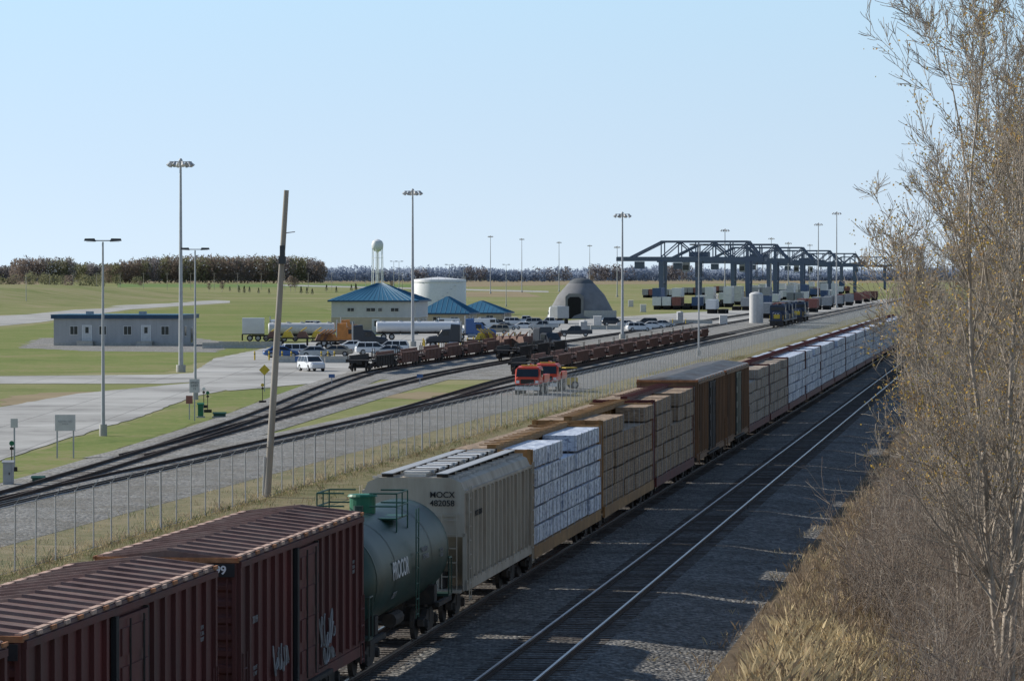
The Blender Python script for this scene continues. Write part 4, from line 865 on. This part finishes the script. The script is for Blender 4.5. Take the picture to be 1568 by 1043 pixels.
def band(u0,u1,d,H,R_,sp,mi,rows=3,jit=.16,env=None):
    x0=(u0-784)/F*d;x1=(u1-784)/F*d
    for r in range(rows):
        x=x0
        while x<x1:
            t=(x-x0)/(x1-x0); e=env(t) if env else 1
            it.append((x+random.uniform(-2,2),d+r*sp*1.6+random.uniform(-4,4),H*e*random.uniform(1-jit,1+jit*.5),R_*random.uniform(.8,1.2),random.choice(mi))); x+=sp
band(165,492,4000,29,7.5,8,[0,0,1,2],4,.07,env=lambda t:.68+.32*min(1,t*5)*min(1,(1-t)*6+.35))
band(-60,28,4400,19,7,8,[2,1],3,.1); band(25,118,4100,28,7.5,8,[0,2,1],3,.08); band(118,170,4200,22,6.5,8,[1,2],3,.1)
woods('woodland_trees',it,['woodsA','woodsB','woodsD'],380,1.25)
it=[]; band(-200,1700,5200,17,9,9,[0],2,.12,env=lambda t:.82+.22*math.sin(t*31)+.08*math.sin(t*90))
band(486,870,4700,19,8,9,[0,0,0,1],2,.1,env=lambda t:.9+.12*math.sin(t*14)); band(905,1060,5000,21,7,9,[0,1],2,.25); band(870,1700,5600,18,8,10,[0],2,.25)
woods('distant_treeline',it,['woodsC','woodsB'],170,1.8)
it=[]; 
for u,v,h,r in((50,437,12,7),(70,437,11,6),(95,436,9,5),(130,437,10,6),(22,438,10,5),(210,437,8,5),(180,437,9,5),(150,438,11,6)): x,y=G(u,v); it.append((x,y,h,r,0))
band(-60,165,2600,10,5,9,[0,1],1,.3)
woods('hedgerow',it,['woodsD','woodsA'],260,.8)
def conifer(u,v,H,deciduous=False):
    x,y=G(u,v); n=420; t=rng.uniform(0,1,n)**.7; r=(1-t)*H*.26*rng.uniform(.3,1,n)+.1; th=rng.uniform(0,2*pi,n); z=.12*H+t*H*.88
    if deciduous: r=H*.3*np.sqrt(np.clip(1-(2*t-1)**2,0,1))*rng.uniform(.2,1,n); z=.3*H+t*H*.7
    c=np.stack([r*np.cos(th),r*np.sin(th),z],-1); tt=rng.normal(0,H*.032,(n,3,3)); v_=(c[:,None,:]+tt).reshape(-1,3)
    o=np_obj('crown',v_,np.arange(len(v_)).reshape(-1,3),['woodsA' if deciduous else 'pine']); tk=MB(); tk.tube((0,0,0),(0,0,H*.7),.12,.05,'bark',7)
    build('small_bare_tree' if deciduous else 'pine_tree',(x,y,0),0,{'trunk':tk,'crown':o})
for u,v,h in((366,449,4),(374,450,4),(382,449,3.4),(396,450,3),(412,451,3),(430,452,4.2),(461,451,4),(470,451,3.6),(478,452,3.2),(352,447,3),(545,449,5),(538,447,4),(500,447,4),(515,449,3.5)): conifer(u,v,h)
for u,v,h in((445,447,9),(452,447,8),(216,441,5),(320,447,5),(340,448,6),(905,440,9),(600,446,6),(880,445,7)): conifer(u,v,h,True)
for i,u in enumerate(range(40,640,36)):
    x,y=G(u,444); a=MB(); a.tube((0,0,0),(0,0,11),.16,.12,'wood',6); a.box(-1.2,1.2,-.06,.06,10.2,10.4,'wood'); 
    for q in(-1,0,1): a.tube((q,0,10.4),(q,0,10.65),.08,None,'cgrey',5)
    build('distant_utility_pole',(x,y,0),0,a)
# ------------------------------------------------------------------ bare trees on the right bank
def tubes_np(segs):
    A=np.array(segs); P0=A[:,0:3];P1=A[:,3:6];R0=A[:,6];R1=A[:,7]; D=P1-P0; D/=np.linalg.norm(D,axis=1)[:,None]+1e-9
    ref=np.where(np.abs(D[:,2:3])<.9,np.array([[0,0,1.]]),np.array([[1.,0,0]])); U=np.cross(D,ref); U/=np.linalg.norm(U,axis=1)[:,None]; W=np.cross(D,U); n=4; V=[]
    for P,R_ in((P0,R0),(P1,R1)):
        for i in range(n):
            t=2*pi*i/n; V.append(P+(U*math.cos(t)+W*math.sin(t))*R_[:,None])
    V=np.stack(V,1).reshape(-1,3); b_=np.arange(len(A))[:,None]*8; Fq=np.concatenate([b_+np.array([[i,(i+1)%4,4+(i+1)%4,4+i]]) for i in range(4)],0); return V,Fq
def grow(segs,tips,p,d,L,r,lev,mx,rmin,dens):
    n={0:16,1:10,2:7,3:5}.get(lev,4); st=L/n
    for i in range(n):
        t=(i+1)/n
        d=d+rng.normal(0,.05+.02*lev,3)+np.array([0,0,.05 if lev else .02]); d/=np.linalg.norm(d)
        q=p+d*st; r0=max(rmin,r*(1-.85*i/n)); r1=max(rmin,r*(1-.85*t)); segs.append((*p,*q,r0,r1))
        if lev>=2: tips.append(q)
        if lev<mx and t>.12:
            k=rng.poisson({0:2.1,1:1.1,2:.95}.get(lev,.6)*dens)
            for _ in range(k):
                a=rng.uniform(.35,.85); v=rng.normal(0,1,3); v-=d*np.dot(v,d); v/=np.linalg.norm(v)+1e-9
                nd=d*math.cos(a)+v*math.sin(a); nd[2]=max(nd[2],.25) if lev<2 else nd[2]+.12; nd/=np.linalg.norm(nd)
                cl=L*rng.uniform(.20,.37)*(1.15-.62*t)
                if lev==1: cl*=1.2
                if lev>=2: cl=max(.45,cl)
                grow(segs,tips,q.copy(),nd,cl,max(rmin,r1*rng.uniform(.4,.6)),lev+1,mx,rmin,dens)
        p=q
def bare_tree(u,d,H,r,stems,mx,leafn,lean=(0,0),zr=(.3,.98),rmin=.0075,name='bare_tree',dens=1.0,seed=0):
    global rng
    rng=np.random.default_rng(seed+100)
    X=(u-784)/F*d; z=float(gz(np.array(X),np.array(d))); segs=[];tips=[]
    for i in range(stems):
        a=2*pi*i/stems+rng.uniform(0,1); t=.04+.07*rng.random()*(stems>1)
        dv=np.array([math.cos(a)*t+lean[0],math.sin(a)*t+lean[1],1.0]); dv/=np.linalg.norm(dv)
        grow(segs,tips,np.array([math.cos(a)*.2*(stems>1),math.sin(a)*.2*(stems>1),-.2]),dv,H*rng.uniform(.85,1.03),r*rng.uniform(.8,1.1),0,mx,rmin,dens)
    # keep every crown within its natural spread
    V,Fq=tubes_np(segs); br=np_obj('branches',V,Fq,['twig']); parts={'branches':br}
    if leafn:
        T=np.array(tips); T=T[(T[:,2]>H*zr[0])&(T[:,2]<H*zr[1])]
        sd_=T[rng.integers(0,len(T),max(3,leafn//8))]; c=sd_[rng.integers(0,len(sd_),leafn)]+rng.normal(0,.22,(leafn,3))
        sz=rng.uniform(.028,.060,leafn)[:,None]; A=rng.normal(0,1,(leafn,3));A/=np.linalg.norm(A,axis=1)[:,None]; B=rng.normal(0,1,(leafn,3)); B-=A*(A*B).sum(1)[:,None]; B/=np.linalg.norm(B,axis=1)[:,None]
        V=np.stack([c-A*sz,c-B*sz*.6,c+A*sz,c+B*sz*.6],1).reshape(-1,3)
        parts['leaves']=np_obj('leaves',V,np.arange(len(V)).reshape(-1,4),['leafy','leafo','leafr'],rng.choice(3,leafn,p=[.45,.25,.3]))
    st=MB(); st.lathe([(r*1.35,-.3),(r*1.1,.15),(r*.9,.5)],'bark',10); parts['root_flare']=st
    e=build(name,(X,d,z),0,parts); P_=np.array(segs)[:,3:6]; ul=784+F*(P_[:,0]+X)/(d+P_[:,1])
    return (u,len(segs),int(np.percentile(ul,1)),int(ul.min()))
tot=[]
tot.append(bare_tree(1545,112,20.5,.12,3,3,6500,(-.02,0),dens=1.15,seed=1))
tot.append(bare_tree(1625,118,19.5,.12,3,3,4500,(-.01,0),dens=1.05,seed=2))
tot.append(bare_tree(1490,124,16.0,.085,2,3,2600,(-.015,0),dens=1.0,seed=3))
tot.append(bare_tree(1575,130,18.5,.10,2,3,3000,(0,0),dens=1.0,seed=4))
tot.append(bare_tree(1495,145,14,.08,2,3,1500,(-.01,0),dens=1.0,seed=5))
tot.append(bare_tree(1525,165,16,.10,2,3,1500,(0,0),dens=1.0,seed=6))
tot.append(bare_tree(1450,165,10,.07,2,3,400,(0,0),dens=1.0,seed=7))
tot.append(bare_tree(1460,215,11,.08,2,3,300,seed=8))
tot.append(bare_tree(1500,280,14,.09,2,3,300,seed=9))
tot.append(bare_tree(1420,270,8,.07,2,3,150,seed=10))
tot.append(bare_tree(1560,200,17,.10,2,3,600,seed=11))
print('tree (base, segs, left 1%, left min)',tot)
segs=[]
def shrub(x,y,H,n):
    z=float(gz(np.array(x),np.array(y)))
    for _ in range(n):
        p=np.array([x+rng.normal(0,.25),y+rng.normal(0,.4),z-.05]); a=rng.uniform(0,2*pi); t=rng.uniform(.05,.55); d=np.array([math.cos(a)*t,math.sin(a)*t,1.]); d/=np.linalg.norm(d)
        L=H*rng.uniform(.5,1.1); r=.013
        for i in range(4):
            d=d+rng.normal(0,.13,3); d/=np.linalg.norm(d); q=p+d*L/4; segs.append((*p,*q,r,r*.8)); r*=.8
            for _k in range(2):
                e=d+rng.normal(0,.6,3); e/=np.linalg.norm(e); m_=q+e*L*rng.uniform(.1,.28); segs.append((*q,*m_,.0075,.006))
                e2=e+rng.normal(0,.5,3); e2/=np.linalg.norm(e2); segs.append((*m_,*(m_+e2*L*.14),.006,.005))
            p=q
for _ in range(640):
    d=rng.uniform(98,330); lm=3.7 if d<125 else 6.2; l=lm-rng.gamma(1.6,1.7)
    s=(d-l*ST)/CT; x,y=tr(s,l); shrub(x,y,rng.uniform(1.4,4.4)*(1 if l<lm-1 else .6),8)
V,Fq=tubes_np(segs); np_obj('undergrowth_brush',V,Fq,['brush','twig'],(rng.random(len(Fq))<.35).astype(int))
def blades(name,S,L,h0,h1,w,mats,p,lean=.35,tuft=9,spread=.12):
    n=len(S)*tuft; s=np.repeat(S,tuft)+rng.normal(0,spread,n); l=np.repeat(L,tuft)+rng.normal(0,spread,n); X=s*ST-l*CT; Y=s*CT+l*ST; Z=gz(X,Y)
    hh=np.repeat(rng.uniform(h0,h1,len(S)),tuft)*rng.uniform(.5,1.1,n); a=rng.uniform(0,2*pi,n); b_=rng.uniform(0,2*pi,n)
    wx=np.cos(a)*w;wy=np.sin(a)*w; lx=np.cos(b_)*hh*lean*rng.random(n); ly=np.sin(b_)*hh*lean*rng.random(n)
    V=np.stack([np.stack([X-wx,Y-wy,Z-.02],-1),np.stack([X+wx,Y+wy,Z-.02],-1),np.stack([X+lx+wx*.4,Y+ly+wy*.4,Z+hh*.75],-1),np.stack([X+lx*1.7,Y+ly*1.7,Z+hh],-1)],1).reshape(-1,3)
    return np_obj(name,V,np.arange(len(V)).reshape(-1,4),mats,np.repeat(rng.choice(len(mats),len(S),p=p),tuft))
n=9500; S=rng.uniform(88,330,n)**1.0; L=rng.uniform(0.5,7.6,n)
blades('dry_bank_grass',S,L,.12,.6,.007,['straw','straw2'],[.22,.78],.5,9,.16)
n=2000; S=rng.uniform(97,118,n); L=np.clip(rng.normal(4.4,1.4,n),1.6,6.8)
blades('golden_tall_grass',S,L,.3,.95,.006,['straw','straw2'],[.7,.3],.5,12,.2)
n=9000; S=90+rng.uniform(0,1,n)**1.6*420; L=np.concatenate([rng.uniform(21,40,n//2),rng.normal(36.3,.6,n-n//2)])
blades('verge_grass_tufts',S,L,.06,.34,.010,['straw','gblade','straw2'],[.35,.35,.30],.5,7,.15)
n=500; S=90+rng.uniform(0,1,n)**1.5*300; L=7.6+rng.gamma(1.2,.5,n)
blades('shoulder_weeds',S,L,.1,.4,.007,['straw2','straw'],[.7,.3],.6,7,.1)
# ------------------------------------------------------------------ light, sky, camera
SAZ_l,SAZ_s=math.cos(R(17)),math.sin(R(17))
sx,sy=SAZ_s*ST-SAZ_l*CT, SAZ_s*CT+SAZ_l*ST
EL=R(29); az=math.atan2(sx,sy)
sd=Vector((sx*math.cos(EL),sy*math.cos(EL),math.sin(EL)))
su=bpy.data.lights.new('sun','SUN'); su.energy=5.0; su.angle=R(.5); su.color=(1,.95,.86)
so=bpy.data.objects.new('sun',su); sc.collection.objects.link(so); so.rotation_euler=sd.to_track_quat('Z','Y').to_euler()
w=bpy.data.worlds.new('World'); sc.world=w; w.use_nodes=True; nt=w.node_tree; bg=nt.nodes['Background']
sk=nt.nodes.new('ShaderNodeTexSky'); sk.sky_type='NISHITA'; sk.sun_disc=False; sk.sun_elevation=EL; sk.sun_rotation=az%(2*pi); sk.altitude=200; sk.air_density=1.0; sk.dust_density=0.2; sk.ozone_density=2.0
tc=nt.nodes.new('ShaderNodeTexCoord'); sp=nt.nodes.new('ShaderNodeSeparateXYZ'); ma=nt.nodes.new('ShaderNodeMath'); ma.operation='MULTIPLY_ADD'; ma.inputs[1].default_value=2.6; ma.inputs[2].default_value=0.19
mxn=nt.nodes.new('ShaderNodeMath'); mxn.operation='MAXIMUM'; mxn.inputs[1].default_value=.12
cb=nt.nodes.new('ShaderNodeCombineXYZ'); nm=nt.nodes.new('ShaderNodeVectorMath'); nm.operation='NORMALIZE'
nt.links.new(tc.outputs['Generated'],sp.inputs[0]); nt.links.new(sp.outputs['X'],cb.inputs['X']); nt.links.new(sp.outputs['Y'],cb.inputs['Y']); nt.links.new(sp.outputs['Z'],ma.inputs[0]); nt.links.new(ma.outputs[0],mxn.inputs[0]); nt.links.new(mxn.outputs[0],cb.inputs['Z']); nt.links.new(cb.outputs[0],nm.inputs[0]); nt.links.new(nm.outputs[0],sk.inputs['Vector'])
# thin bright autumn haze, strongest near the horizon all round the sky
hz=nt.nodes.new('ShaderNodeValToRGB'); e=hz.color_ramp.elements
e[0].position=0.0; e[0].color=(.72,.53,.22,1); e[1].position=.6; e[1].color=(.05,.08,.11,1); q=e.new(.07); q.color=(.70,.86,.72,1); q=e.new(.2); q.color=(.32,.37,.33,1)
sc2=nt.nodes.new('ShaderNodeVectorMath'); sc2.operation='SCALE'; sc2.inputs['Scale'].default_value=3.0
ad=nt.nodes.new('ShaderNodeVectorMath'); ad.operation='ADD'
nt.links.new(sp.outputs['Z'],hz.inputs['Fac']); nt.links.new(hz.outputs['Color'],sc2.inputs[0]); nt.links.new(sk.outputs[0],ad.inputs[0]); nt.links.new(sc2.outputs[0],ad.inputs[1])
nt.links.new(ad.outputs[0],bg.inputs[0]); bg.inputs[1].default_value=0.145
cd=bpy.data.cameras.new('camera'); cd.sensor_width=36; cd.lens=36*F/1568; cd.clip_start=1; cd.clip_end=30000
co=bpy.data.objects.new('camera',cd); sc.collection.objects.link(co); co.location=(0,0,CAMH); co.rotation_euler=(pi/2-PITCH,0,0); sc.camera=co
sc.view_settings.view_transform='Standard'; sc.view_settings.look='None'; sc.view_settings.exposure=0; sc.view_settings.gamma=1
